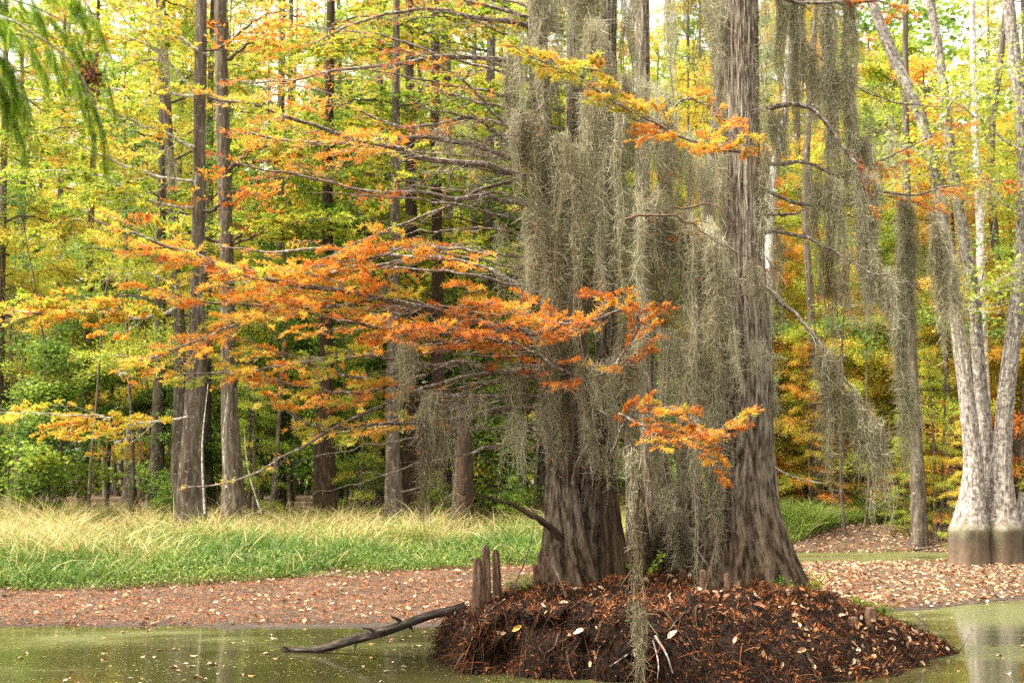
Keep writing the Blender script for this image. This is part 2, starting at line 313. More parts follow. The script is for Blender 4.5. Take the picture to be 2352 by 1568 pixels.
tag(Geo().add(MV, MF).obj('root_mound', M_root, smooth=True), 'dark mound of roots and rust coloured litter under the mossy cypresses', 'mound', kind='structure')
def mtop(x, y):
    p = np.array([[x, y, float(mz(x, y))]]); return float(mdisp(p)[0, 2])
def sample(V, F, N, wfun=None):
    a, b_, c, d = (V[F[:, k]] for k in range(4)); nn = np.cross(c-a, d-b_); ar = np.linalg.norm(nn, axis=1)
    if wfun is not None: ar = ar*wfun((a+c)/2, nn/np.maximum(ar, 1e-9)[:, None])
    i = rng.choice(len(F), N, p=ar/ar.sum()); s, t_ = rng.random((2, N, 1))
    p = (a[i]*(1-s)+b_[i]*s)*(1-t_)+(d[i]*(1-s)+c[i]*s)*t_
    nn = unit(nn[i]); nn[nn[:, 2] < 0] *= -1
    return p, nn
def randdir(N): return unit(rng.normal(size=(N, 3)))
above = lambda c, n_: (c[:, 2] > -.05)*1.0*(c[:, 1] < 23.3)
# needle litter: feathered sprigs lying on the mound
p, nn = sample(MV, MF, 42000, above)
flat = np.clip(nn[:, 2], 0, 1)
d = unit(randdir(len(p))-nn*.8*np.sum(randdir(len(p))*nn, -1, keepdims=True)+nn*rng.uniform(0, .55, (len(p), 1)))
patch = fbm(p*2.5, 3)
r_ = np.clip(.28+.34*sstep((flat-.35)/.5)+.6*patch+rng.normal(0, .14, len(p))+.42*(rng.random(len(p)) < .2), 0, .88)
g = Geo(); leaflets(g, p+nn*rng.uniform(0, .03, (len(p), 1)), d, unit(nn+.5*randdir(len(p))), rng.uniform(.03, .11, len(p)), rng.uniform(.004, .010, len(p)), r_, .3)
tag(g.obj('needle_litter', M_litter), 'rust and brown cypress needles covering the root mound', 'leaf litter', kind='stuff')
# root fibres
p, nn = sample(MV, MF, 9000, lambda c, n_: above(c, n_)*(1.15-n_[:, 2])**1.5)
d = unit(nn*.8+.9*randdir(len(p))+np.array([0, -.2, -.45])); K = 5; tt = np.linspace(0, 1, K)[None, :, None]
L = rng.gamma(2.2, .06, (len(p), 1, 1))+.04; w3 = randdir(len(p))[:, None, :]
Pn = p[:, None, :]+d[:, None, :]*tt*L+w3*np.sin(tt*rng.uniform(2, 6, (len(p), 1, 1)))*L*.22-np.array([0, 0, 1])*tt**2*L*.4
g = Geo(); tubes(g, Pn, np.linspace(1, .3, K)[None]*(.0022+rng.gamma(1.2, .0018, (len(p), 1))), 4, r=np.clip(rng.normal(.30, .2, len(p)), 0, 1))
tag(g.obj('root_fibres', M_litter), 'tangled dark root hairs on the face of the mound', 'roots', kind='stuff')

# woody roots creeping over the face
N = 70; p, nn = sample(MV, MF, N, lambda c, n_: above(c, n_)*(c[:, 1] < 21)*(c[:, 2] > .1)); K = 14; tt = np.linspace(0, 1, K); az = rng.uniform(-1, 1, N)*1.2
X = p[:, 0:1]+np.sin(az)[:, None]*tt*rng.uniform(.2, .8, (N, 1))+.03*np.sin(tt*9+az[:, None]*7); Yy = p[:, 1:2]-tt*rng.uniform(.05, .5, (N, 1))+.02*np.sin(tt*7+az[:, None]*3)
Z = mdisp(np.stack([X, Yy, mz(X, Yy)], -1).reshape(-1, 3)).reshape(N, K, 3); Z[..., 2] += .012+.05*np.abs(np.sin(tt*5+az[:, None]))*rng.random((N, 1))
g = Geo(); tubes(g, Z, rng.uniform(.006, .02, (N, 1))*np.linspace(1, .3, K)[None], 6); M_rootw = barkmat('root_wood', [(.3, (.012, .008, .006)), (.55, (.07, .045, .03)), (.75, (.24, .18, .13))], 40, None, bump=.8)
rt_ = g.obj('creeping_roots', M_rootw, smooth=True); tag(rt_, 'woody roots creeping over the mound face', 'roots', kind='stuff')

# ------------------------------------------------------------------ fallen leaves
def leaf_variants():
    out = []
    for k in range(6):
        g = Geo(); nu, nv = 7, 5; u = np.linspace(0, 1, nu); v = np.linspace(-1, 1, nv); U, V_ = np.meshgrid(u, v, indexing='ij')
        wd = .25*np.sin(np.pi*U**.85)**.8*(1-.15*U); curl = [.8, 1.6, -.9, 2.2, 1.2, -1.3][k]
        X = U-.5; Y = V_*wd; Z = curl*.5*(Y**2)*4+[.2, -.35, .1, .5, -.15, .3][k]*(X**2)+.05*vn(np.stack([X*6, Y*6, X*0+k*5], -1))+.04*np.abs(V_)*wd
        a_ = np.stack([X, Y, Z], -1).reshape(-1, 3); i = (np.arange(nu-1)[:, None]*nv+np.arange(nv-1)[None, :]).ravel()
        g.add(a_, np.stack([i, i+nv, i+nv+1, i+1], -1), rng.uniform(.45, .55))
        tubes(g, np.array([[[-.5, 0, Z[0, 2]], [-.62, .02, Z[0, 2]-.02], [-.72, .06, Z[0, 2]]]]), np.array([[.012, .01, .008]]), 3, r=.3)
        out.append(g)
    return out
LV = leaf_variants()
def litter_leaves(g, p, nn, size, r):
    """many curled dead leaves in one heap mesh"""
    D = unit(rng.normal(size=(len(p), 3))); nn = unit(nn+.45*randdir(len(p))); roundn = unit(D-np.sum(D*nn, -1, keepdims=True)*nn); Sd = np.cross(roundn, nn); S = size[:, None]; c = rng.uniform(-.1, .45, (len(p), 1))
    V = np.stack([p-roundn*S*.5+nn*S*c*.3, p-roundn*S*.15-Sd*S*.27+nn*S*c, p-roundn*S*.05, p-roundn*S*.15+Sd*S*.27+nn*S*c, p+roundn*S*.25-Sd*S*.22+nn*S*c*.9, p+roundn*S*.25+Sd*S*.22+nn*S*c*.9, p+roundn*S*.22, p+roundn*S*.6+nn*S*c*.6], 1)
    n_ = np.arange(len(p))[:, None]*8
    g.add(V, np.concatenate([n_+[1, 2, 6, 4], n_+[2, 3, 5, 6]]), np.tile(r, 2)); g.F[3].append(np.concatenate([n_+[0, 2, 1], n_+[0, 3, 2], n_+[4, 6, 7], n_+[6, 5, 7]])+g.n-len(p)*8); g.A[3].append(np.tile(r, 4))
def on_ground(N, xr, yr, ok):
    out = []
    while sum(map(len, out)) < N:
        x = rng.uniform(*xr, N*2); y = rng.uniform(*yr, N*2); k = ok(x, y); out.append(np.stack([x[k], y[k]], -1))
    q = np.concatenate(out)[:N]; z = gz(q[:, 0], q[:, 1]); return np.column_stack([q, z])
up = np.array([0, 0, 1.])
# mud bank left
q = on_ground(1700, (-14, 3), (25.2, 37), lambda x, y: (y > shore(x)+.2) & (y < gedge(x)+1) & (fbm(np.stack([x, y, x*0], -1)*1.1, 3) > rng.uniform(-.5, .4, len(x))))
g = Geo(); litter_leaves(g, q+[0, 0, .02], np.tile(up, (len(q), 1)), rng.uniform(.04, .14, len(q)), np.clip(rng.normal(.52, .24, len(q)), 0, .95))
q = on_ground(9000, (4.5, 19), (27, 47), lambda x, y: (y > shore(x)+.1) & (y < 44.6+.2*(x-9)) & (y < 53) & (fbm(np.stack([x, y, x*0+4], -1)*.9, 3)*1.1+.75-.01*(y-30) > rng.uniform(0, 1, len(x))))
litter_leaves(g, q+[0, 0, 1]*rng.uniform(.01, .06, (len(q), 1)), np.tile(up, (len(q), 1)), rng.uniform(.05, .15, len(q)), np.clip(rng.normal(.42, .24, len(q)), 0, .9))
q = on_ground(1600, (7, 18), (50, 56), lambda x, y: (y > 50) & (y < gedge(x)+1.2))
litter_leaves(g, q+[0, 0, .03], np.tile(up, (len(q), 1)), rng.uniform(.08, .16, len(q)), np.clip(rng.normal(.45, .2, len(q)), 0, .95))
p, nn = sample(MV, MF, 900, lambda c, n_: above(c, n_)*np.clip(n_[:, 2]-.15, 0, 1)*np.interp(c[:, 0], [-1, 3, 5, 7], [.25, .5, 1.6, 2.2]))
litter_leaves(g, p+nn*.025, nn, rng.uniform(.05, .10, len(p)), np.clip(rng.normal(.45, .22, len(p)), 0, .95))
tag(g.obj('leaf_litter', M_dead), 'pale tan dead leaves strewn over the mud banks and mound', 'leaf litter', kind='stuff')
# fine needles on the mud bank
q = on_ground(42000, (-14, 8), (25.2, 38), lambda x, y: (y > shore(x)+.15) & (y < gedge(x)+1.5))
g = Geo(); d = rng.normal(size=(len(q), 3)); d[:, 2] *= .15
leaflets(g, q+[0, 0, .015], unit(d), np.tile(up, (len(q), 1))+.3*randdir(len(q)), rng.uniform(.05, .12, len(q)), rng.uniform(.006, .012, len(q)), np.clip(rng.normal(.72, .14, len(q)), 0.1, .95))
tag(g.obj('mud_litter', M_litter), 'orange brown needles strewn over the flat mud bank', 'leaf litter', kind='stuff')
# single leaves that can be told apart: on the mound and afloat
m, t, n, l, b = newmat('single_dead_leaf'); oi = n.new('ShaderNodeObjectInfo'); r_ = ramp(n, [(0, (.22, .08, .035)), (.25, (.34, .18, .09)), (.5, (.46, .31, .20)), (.85, (.58, .44, .32)), (.93, (.60, .32, .04)), (1, (.30, .08, .02))]); l.new(oi.outputs['Random'], r_.inputs[0])
tcn = n.new('ShaderNodeTexCoord'); xx = noise(n, l, tcn.outputs['Object'], 5, 4, .6); mx = n.new('ShaderNodeMix'); mx.data_type = 'RGBA'; mx.blend_type = 'MULTIPLY'; mx.inputs['Factor'].default_value = .6; r5 = ramp(n, [(.35, (.4, .3, .25)), (.6, (1, 1, 1))]); l.new(xx.outputs['Fac'], r5.inputs[0]); l.new(r_.outputs[0], mx.inputs['A']); l.new(r5.outputs[0], mx.inputs['B']); l.new(mx.outputs['Result'], b.inputs['Base Color']); b.inputs['Roughness'].default_value = .65
M_single = m
LM = [g.mesh('fallen_leaf', M_single, True) for g in LV]
def put_leaf(loc, nn, size, label, group):
    o = bpy.data.objects.new('fallen_leaf', LM[rng.integers(6)]); sc.collection.objects.link(o)
    o.location = loc; o.scale = (size,)*3; o.rotation_mode = 'QUATERNION'
    q = Vector(tuple(nn)).to_track_quat('Z', 'Y'); from mathutils import Quaternion
    o.rotation_quaternion = q @ Quaternion((0, 0, 1), rng.uniform(0, 6.28)); tag(o, label, 'leaf', group)
p, nn = sample(MV, MF, 170, lambda c, n_: above(c, n_)*np.clip(n_[:, 2]-.1, 0, 1)*(c[:, 1] < 21.5)*(c[:, 2] > .04)*np.interp(c[:, 0], [-1, 2, 4, 7], [.6, .9, 1.3, 1.3]))
for a_, b_ in zip(p, unit(nn+.5*randdir(len(p)))): put_leaf(a_+b_*.04, b_, rng.uniform(.09, .17), 'dry tan leaf lying on the rust brown root mound', 'dead leaves on the mound')
k = 0
while k < 110:
    x, y = rng.uniform(-7.5, 9), rng.uniform(16.5, 28)
    if y > shore(x)-.5 or (x > -1.4 and x < 7.2 and y > float(yf(x))-.3 and y < 25.5) or abs(x) > .37*y: continue
    put_leaf((x, y, .008), unit(up+.05*rng.normal(size=3)), rng.uniform(.06, .15), 'dead leaf floating on the duckweed water', 'dead leaves afloat on the pond'); k += 1

# ------------------------------------------------------------------ grass
def blades(N, xr, yr, ok, hmean, col, wd=.010):
    x = rng.uniform(*xr, N); y = yr[0]+(yr[1]-yr[0])*rng.random(N)**1.25; k = ok(x, y); x, y = x[k], y[k]; N = len(x)
    z = gz(x, y); cl = vn(np.stack([x*.7, y*.7, x*0+7], -1)); h = hmean(x, y)*(1+.65*cl)*rng.uniform(.55, 1.35, N)
    K = 5; tt = np.linspace(0, 1, K)[None, :, None]; az = rng.uniform(0, 6.28, N); ln = rng.uniform(.1, .75, N)
    d = np.stack([np.cos(az)*ln, np.sin(az)*ln, np.ones(N)], -1)[:, None, :]; lean = np.stack([np.cos(az), np.sin(az), 0*az], -1)[:, None, :]
    H = h[:, None, None]; Pn = np.stack([x, y, z], -1)[:, None, :]+d*tt*H*.85+lean*tt**2.5*H*rng.uniform(.1, .6, (N, 1, 1))-up*tt**3*H*rng.uniform(0, .4, (N, 1, 1))
    W = wd*rng.uniform(.6, 1.5, (N, 1))*np.array([.7, 1, .9, .6, .12])[None]
    side = np.stack([-np.sin(az), np.cos(az), 0*az], -1)+.6*rng.normal(size=(N, 3))
    ribbons(G, Pn, W, side, np.clip(col(x, y, h), 0, 1))
fieldok = lambda x, y: (y > gedge(x)+1.3*fbm(np.stack([x*.8, y*0, x*0], -1), 3)+.6*rng.random(len(x))) & (vn(np.stack([x*1.1, y*1.1, x*0+11], -1)) > rng.uniform(-1.9, .1, len(x))) & (x < .12*y+2.5) & (np.abs(x) < .40*y+1)
def tanness(x, y): return sstep((y-gedge(x)-4.5+9*fbm(np.stack([x*.45, y*.45, x*0+2], -1), 4)+2.5*sstep((-x-4)/7))/9)
G = Geo(); blades(95000, (-22, 8), (30, 58), fieldok, lambda x, y: np.interp(y-gedge(x), [-1, 2, 8, 20], [.22, .50, .75, .9]), lambda x, y, h: .12+.26*rng.random(len(x))+.10*vn(np.stack([x*.9, y*.9, x*0+3], -1))+.50*tanness(x, y)*rng.uniform(.2, 1.3, len(x)), .012)
tag(G.obj('grass', M_grass), 'lush green grass along the edge of the mud bank', 'grass', kind='stuff')
G = Geo(); blades(46000, (-22, 8), (31, 60), lambda x, y: fieldok(x, y) & ((tanness(x, y) > rng.random(len(x))*.7+.05) | (rng.random(len(x)) < .12)), lambda x, y: np.interp(y-gedge(x), [0, 4, 20], [.5, .85, 1.15]), lambda x, y, h: .80+.14*rng.normal(size=len(x)), .009)
tag(G.obj('dry_grass', M_grass), 'tall straw coloured grass behind the green fringe', 'grass', kind='stuff')
G = Geo(); blades(80000, (6, 30), (50.5, 60), lambda x, y: (y > gedge(x)) & (np.abs(x) < .4*y), lambda x, y: 0*x+.8, lambda x, y, h: .30+.22*rng.random(len(x))+.08*rng.normal(size=len(x)), .016)
tag(G.obj('grass_tussocks', M_grass), 'green tussock grass on the far bank behind the channel', 'grass', kind='stuff')

# broad leaved weeds in front of the grass
N = 26000; x = rng.uniform(-15, 5.5, N); y = gedge(x)+rng.gamma(1.6, 1.1, N)-.7; cl = vn(np.stack([x*1.2, y*1.2, x*0+5], -1)); k = (cl > rng.uniform(-1, .5, N)) & (y > shore(x)+1.5); x, y, cl = x[k], y[k], cl[k]
z = gz(x, y)+np.clip(.06+.12*np.clip(y-gedge(x)+.7, 0, 3)+.16*cl, .03, 1)*rng.random(len(x))**.6
g = Geo(); leaflets(g, np.stack([x, y, z], -1), rng.normal(size=(len(x), 3))*[1, 1, .5], unit(up+.5*randdir(len(x))), rng.uniform(.07, .17, len(x)), rng.uniform(.010, .022, len(x)), np.clip(.28+.15*rng.normal(size=len(x))+.10*cl, 0, .7), .3)
tag(g.obj('undergrowth', M_grass), 'leafy bright green weeds fringing the mud bank', 'weeds', kind='stuff')
# duckweed specks and flecks
N = 42000; x = rng.uniform(-9, 13, N); y = rng.uniform(15.5, 31, N); cl = fbm(np.stack([x*.8, y*2.2, x*0+8], -1), 4); k = (cl > rng.uniform(-.15, .45, N)) & (y < shore(x)+.3) & ~((x > -.9) & (x < 6.7) & (y > yf(x)+.1) & (y < yb(x)-.1)); x, y = x[k], y[k]; n_ = len(x)
g = Geo(); a = rng.uniform(0, 6.28, n_); s_ = rng.uniform(.004, .013, n_)*(1+1.2*(rng.random(n_) < .05)); c4 = a[:, None]+np.array([0, 1.57, 3.14, 4.71])[None]
V = np.stack([x[:, None]+np.cos(c4)*s_[:, None], y[:, None]+np.sin(c4)*s_[:, None]*1.4, np.full((n_, 4), .007)], -1)
g.add(V, (np.arange(n_)*4)[:, None]+[0, 1, 2, 3], np.clip(np.where(rng.random(n_) < .12, .75, .38)+.12*rng.normal(size=n_), 0, 1)); tag(g.obj('duckweed', leafmat('duckweed', [(0, (.08, .10, .02)), (.4, (.19, .21, .05)), (.6, (.34, .33, .12)), (.8, (.34, .16, .07)), (1, (.5, .4, .3))], 0, .6)), 'tiny duckweed and leaf flecks drifting on the pond', 'duckweed', kind='stuff')
# ------------------------------------------------------------------ forest trees behind the pond
def tree_parts(seed, H, tr, zmin, nl, Lmax, nleaf, rmean, rsd, kind='cypress', leaf=.16, top=.97, bare=0.0, flare=2.2, lean=.4):
    """-> trunk Geo and crown Geo of one tree"""
    rs = np.random.default_rng(seed); wood = Geo(); crown = Geo()
    K = 26; s = np.linspace(0, 1, K)**1.4; z = s*H-.3
    cx = lean*vn(np.stack([s*2.2, s*0+seed*1.7, s*0], -1))*H*.06*s**.5; cy = lean*vn(np.stack([s*2.2, s*0+seed*2.3, s*0+5], -1))*H*.06*s**.5
    C = np.stack([cx, cy, z], -1); rad = tr*(1-.85*s)*(1+flare*np.exp(-np.maximum(z, 0)/1.1)*.45)
    th = np.arange(14)/14*2*np.pi; prof = 1+(.16*np.exp(-np.maximum(z, 0)/1.5)[:, None])*np.cos(th*5+seed)[None]+.04*vn(np.stack(np.broadcast_arrays(np.cos(th)[None]*2+seed, np.sin(th)[None]*2, z[:, None]*.7), -1))
    tubes(wood, C[None], rad[None], 14, prof=prof[None])
    zl = np.sort(zmin+(H*top-zmin)*rs.random(nl)**.9); f = np.interp(zl, z, np.arange(K)); i = np.minimum(f.astype(int), K-2); f = (f-i)[:, None]; B = C[i]*(1-f)+C[i+1]*f
    az = np.arange(nl)*2.4+rs.normal(0, .5, nl); hf = (zl-zmin)/(H-zmin)
    Ll = Lmax*(1-.75*hf**1.3)*rs.uniform(.5, 1.1, nl); slope = rs.uniform(-.05, .35, nl) if kind == 'cypress' else rs.uniform(.35, 1.1, nl)
    K2 = 7; tt = np.linspace(0, 1, K2); ph = rs.uniform(0, 6, nl)
    a = az[:, None]+.25*np.sin(tt[None]*4+ph[:, None])*tt[None]
    X = np.stack([np.cos(a), np.sin(a)], -1)*(tt[None, :, None]*Ll[:, None, None]); drp = -.28 if kind == 'cypress' else -.1
    Z = (slope[:, None]*tt[None]+drp*tt[None]**2+.04*np.sin(tt[None]*9+ph[:, None]))*Ll[:, None]
    LP = np.concatenate([X, Z[..., None]], -1)+B[:, None, :]
    rl = np.clip(.012+.013*Ll, .012, tr*.5)[:, None]*(1-.8*tt[None]); tubes(wood, LP, rl, 5)
    ns = 9; ti = np.tile(np.linspace(.22, .98, ns), nl)+rs.uniform(-.04, .04, nl*ns); ti = np.clip(ti, 0, 1); li = np.repeat(np.arange(nl), ns)
    SB = interp_pts(LP[li], ti); side = np.tile(np.where(np.arange(ns) % 2 == 0, 1., -1.), nl)*rs.uniform(.5, 1.15, nl*ns)
    sa = az[li]+side; Ls = Ll[li]*(.45-.22*ti)*rs.uniform(.6, 1.3, nl*ns); sz = rs.uniform(-.25, .35, nl*ns) if kind == 'cypress' else rs.uniform(0, .6, nl*ns)
    t4 = np.linspace(0, 1, 4); SP = SB[:, None, :]+np.stack([np.cos(sa)[:, None]*t4*Ls[:, None], np.sin(sa)[:, None]*t4*Ls[:, None], (sz[:, None]*t4-.22*t4**2)*Ls[:, None]], -1)
    tubes(wood, SP, (.008+.004*Ls)[:, None]*(1-.7*t4)[None], 3)
    # leaves
    live = rs.random(nl*ns) > bare
    wgt = Ls*live; k = rs.choice(nl*ns, nleaf, p=wgt/wgt.sum()); t = rs.uniform(.15, 1.08, nleaf); p = interp_pts(SP[k], np.minimum(t, 1))
    rbase = rmean+rsd*.8*rs.normal(size=nl)[li][k]+rsd*.6*rs.normal(size=nl*ns)[k]+.05*rs.normal(size=nleaf)
    if kind == 'cypress':
        spread = .10+.10*Ls[k]; da = sa[k]+rs.choice([-1, 1], nleaf)*rs.uniform(.4, 1.4, nleaf)
        d = np.stack([np.cos(da), np.sin(da), rs.uniform(-.8, .4, nleaf)], -1)
        p = p+d*spread[:, None]*rs.random((nleaf, 1))*1.6+np.stack([0*t, 0*t, rs.normal(0, .11, nleaf)], -1)
        leaflets(crown, p, d, unit(np.array([0, 0, 1.])+.55*rs.normal(size=(nleaf, 3))), leaf*rs.uniform(.6, 1.3, nleaf), leaf*.13*rs.uniform(.7, 1.3, nleaf), np.clip(rbase, 0, 1), .2)
    else:
        p = p+rs.normal(0, 1, (nleaf, 3))*np.array([.26, .26, .13]); nn = unit(np.array([0, 0, 1.])+.45*rs.normal(size=(nleaf, 3)))
        roundleaves(crown, p, nn, rs.normal(size=(nleaf, 3)), leaf*rs.uniform(.6, 1.3, nleaf), np.clip(rbase, 0, 1))
    return wood, crown
PROTO = {}
def proto(key, *a, mat=None, bark=None, **k):
    wood, crown = tree_parts(*a, **k)
    PROTO[key] = (wood.mesh('trunk', bark or M_bgbark, True), crown.mesh('crown', mat or M_cypbg))
YG, GD, OR, RU = .30, .44, .58, .72
proto('cy1', 11, 29, .26, 5.0, 62, 4.6, 38000, .35, .06)
proto('cy2', 12, 31, .24, 6.0, 62, 4.4, 38000, .40, .07)
proto('cy3', 13, 28, .22, 3.5, 60, 4.2, 36000, .46, .08)
proto('cy4', 14, 28, .25, 5.0, 56, 4.4, 32000, .33, .06, bare=.1)
proto('low_gold', 15, 20, .17, .9, 60, 3.6, 34000, .44, .10)
proto('low_orange', 16, 18, .16, 1.0, 60, 3.4, 28000, .56, .12)
proto('low_green', 17, 18, .16, .8, 58, 3.4, 28000, .28, .07)
proto('mp1', 21, 22, .15, 6, 34, 3.8, 24000, .60, .16, kind='maple', leaf=.15, mat=M_broad, flare=.6)
proto('mp2', 22, 19, .12, 4, 32, 3.6, 22000, .56, .12, kind='maple', leaf=.14, mat=M_broad, flare=.5)
proto('mp3', 23, 24, .16, 7, 34, 4.0, 24000, .74, .14, kind='maple', leaf=.15, mat=M_broad, flare=.6)
proto('sap1', 31, 6.5, .045, .9, 30, 1.9, 6500, .42, .12, kind='maple', leaf=.13, mat=M_broad, flare=.3, lean=1.0)
proto('sap2', 32, 8.5, .06, 1.6, 32, 2.2, 7500, .34, .13, kind='maple', leaf=.13, mat=M_broad, flare=.3, lean=1.0)
proto('sap3', 33, 5.0, .035, .5, 26, 1.6, 5000, .50, .12, kind='maple', leaf=.12, mat=M_broad, flare=.3, lean=1.0)
proto('pole1', 41, 17, .075, 8, 10, 1.6, 900, .40, .10, kind='maple', leaf=.12, mat=M_broad, flare=.3, lean=1.3)
proto('pole2', 42, 14, .055, 6, 9, 1.4, 700, .30, .10, kind='maple', leaf=.12, mat=M_broad, flare=.3, lean=1.6)
TREEL = {'cy1': ('tall yellow green cypress in the wood beyond the grass', 'yellow green cypresses'), 'cy2': ('tall golden green cypress in the wood beyond the grass', 'golden green cypresses'),
 'cy3': ('tall amber cypress in the wood beyond the pond', 'amber cypresses'), 'cy4': ('thin crowned green cypress in the wood beyond the grass', 'thin crowned cypresses'),
 'low_gold': ('golden cypress with low layered boughs beyond the channel', 'low golden cypresses'), 'low_orange': ('orange cypress with low layered boughs beyond the channel', 'low orange cypresses'),
 'low_green': ('green cypress with low layered boughs beyond the channel', 'low green cypresses'), 'mp1': ('slim broadleaf tree with yellowing green leaves', 'yellowing broadleaf trees'),
 'mp2': ('slim broadleaf tree with green leaves', 'green broadleaf trees'), 'mp3': ('slim broadleaf tree with yellow leaves', 'yellow broadleaf trees'),
 'sap1': ('bushy green sapling under the trees', 'bushy green saplings'), 'sap2': ('tall dark green sapling under the trees', 'dark green saplings'), 'sap3': ('low light green sapling at the edge of the wood', 'light green saplings'),
 'pole1': ('tall slim bare pole tree in the wood', 'tall pole trees'), 'pole2': ('thin leaning pole tree in the wood', 'leaning pole trees')}
NAMES = {'cy': 'cypress_tree', 'lo': 'low_cypress', 'mp': 'broadleaf_tree', 'sa': 'sapling', 'po': 'pole_tree'}
rt = np.random.default_rng(5)
def plant(key, x, y, s=1.0, rz=None, label=None, group=None):
    wood, crown = PROTO[key]; lb, gr = TREEL[key]
    e = empty(NAMES[key[:2]], (x, y, float(gz(x, y))), label=label or lb, cat='sapling' if key[:2] == 'sa' else 'tree', group=group or gr)
    e.rotation_euler = (rt.normal(0, .012), rt.normal(0, .012), rt.uniform(0, 6.28) if rz is None else rz); e.scale = (s, s, s*rt.uniform(.92, 1.08))
    for nm, me in (('trunk', wood), ('crown', crown)):
        o = bpy.data.objects.new(nm, me); sc.collection.objects.link(o); o.parent = e
    return e
def row(Y, keys_l, keys_r, gap, xsplit, jit=1.6, smin=.85, smax=1.15, xmax=None):
    X = .375*Y+3 if xmax is None else xmax; x = -X+rt.uniform(0, gap)
    while x < X:
        if keys_r is None and x > xsplit: break
        y = Y+rt.uniform(-jit*1.6, jit*1.6); k = keys_l if x < xsplit+rt.normal(0, 1.5) else keys_r
        plant(k[rt.integers(len(k))], x+rt.uniform(-jit, jit)*.6, y, rt.uniform(smin, smax)); x += gap*rt.uniform(.7, 1.3)
row(57, ['cy1', 'cy4', 'cy2', 'mp2'], None, 5.0, 8)
x_ = 7.5
for k_ in range(7): plant(['low_gold', 'low_orange', 'low_gold', 'low_green', 'low_orange', 'low_gold', 'low_gold'][k_], x_, 59+1.2*math.sin(k_*2.1), .95+.1*math.sin(k_*5)); x_ += 2.9
row(62, ['cy1', 'mp1', 'mp2', 'cy4', 'cy2'], ['low_orange', 'low_gold', 'low_gold', 'mp3'], 4.4, 8)
row(69, ['cy1', 'mp1', 'cy2', 'mp2'], ['low_gold', 'low_orange', 'cy3', 'mp3'], 4.6, 8)
row(77, ['cy2', 'mp1', 'cy1', 'cy3'], ['cy3', 'mp3', 'cy2', 'low_gold'], 4.4, 8, smin=1, smax=1.25)
row(88, ['cy2', 'mp3', 'cy1', 'cy3'], ['cy3', 'mp3', 'cy2'], 4.6, 8, smin=1.05, smax=1.35)
row(101, ['cy2', 'mp3', 'cy3'], ['cy3', 'mp3', 'cy2'], 5.4, 8, smin=1.1, smax=1.4)
row(50.5, ['low_green', 'sap3', 'low_green', 'sap1', 'sap3'], None, 3.4, 5, jit=1.3, smin=.35, smax=.6, xmax=17)
row(53.5, ['sap1', 'sap2', 'sap3'], None, 3.4, 7.5, jit=1.6, smin=.85, smax=1.15)
row(59, ['sap1', 'sap2', 'pole2', 'sap2'], ['low_gold', 'low_green', 'low_orange'], 2.7, 8, smin=.7, smax=1.1)
row(66, ['sap2', 'pole1', 'sap2', 'pole2'], ['sap2', 'low_green'], 2.6, 9, smin=.9, smax=1.3)
row(74, ['sap2', 'pole1', 'sap1'], ['sap2', 'low_green'], 3.2, 9, smin=1.0, smax=1.5)
row(53, ['pole1', 'pole2'], ['pole2'], 1.9, 9, smin=.8, smax=1.2)
# the far wood closes the view
g = Geo(); N = 230000; x = rt.uniform(-62, 62, N); y = rt.uniform(112, 150, N); hh = rt.random(N)**.8*(36+12*fbm(np.stack([x*.09, y*0, x*0], -1), 3)*1.8)
cl = fbm(np.stack([x*.16, y*.16, hh*.2], -1), 3); k = (cl > rt.uniform(-.45, .1, N)); x, y, hh, cl = x[k], y[k], hh[k], cl[k]
roundleaves(g, np.stack([x, y, gz(x, y)+hh], -1), unit(np.array([0, -.3, 1.])+.6*rt.normal(size=(len(x), 3))), rt.normal(size=(len(x), 3)), rt.uniform(.3, .8, len(x)), np.clip(.62+.5*fbm(np.stack([x*.05, y*.05, hh*.05], -1), 2)+.1*rt.normal(size=len(x)), 0, 1))
xt = rt.uniform(-60, 60, 170); yt = rt.uniform(108, 140, 170); zt = np.linspace(-1, 24, 5)
TP = np.stack([xt[:, None]+rt.normal(0, .3, (170, 5)), yt[:, None]+zt*0, gz(xt, yt)[:, None]+zt[None]], -1)
g2 = Geo(); tubes(g2, TP, np.linspace(.22, .08, 5)[None]*rt.uniform(.6, 1.5, (170, 1)), 6)
fw = g.obj('far_wood', M_broad); tag(fw, 'hazy far wood closing the view behind all the trees', 'woodland', kind='stuff')
tr_ = g2.obj('far_trunks', M_bgbark, parent=fw, smooth=True); tr_['kind'] = 'stuff'
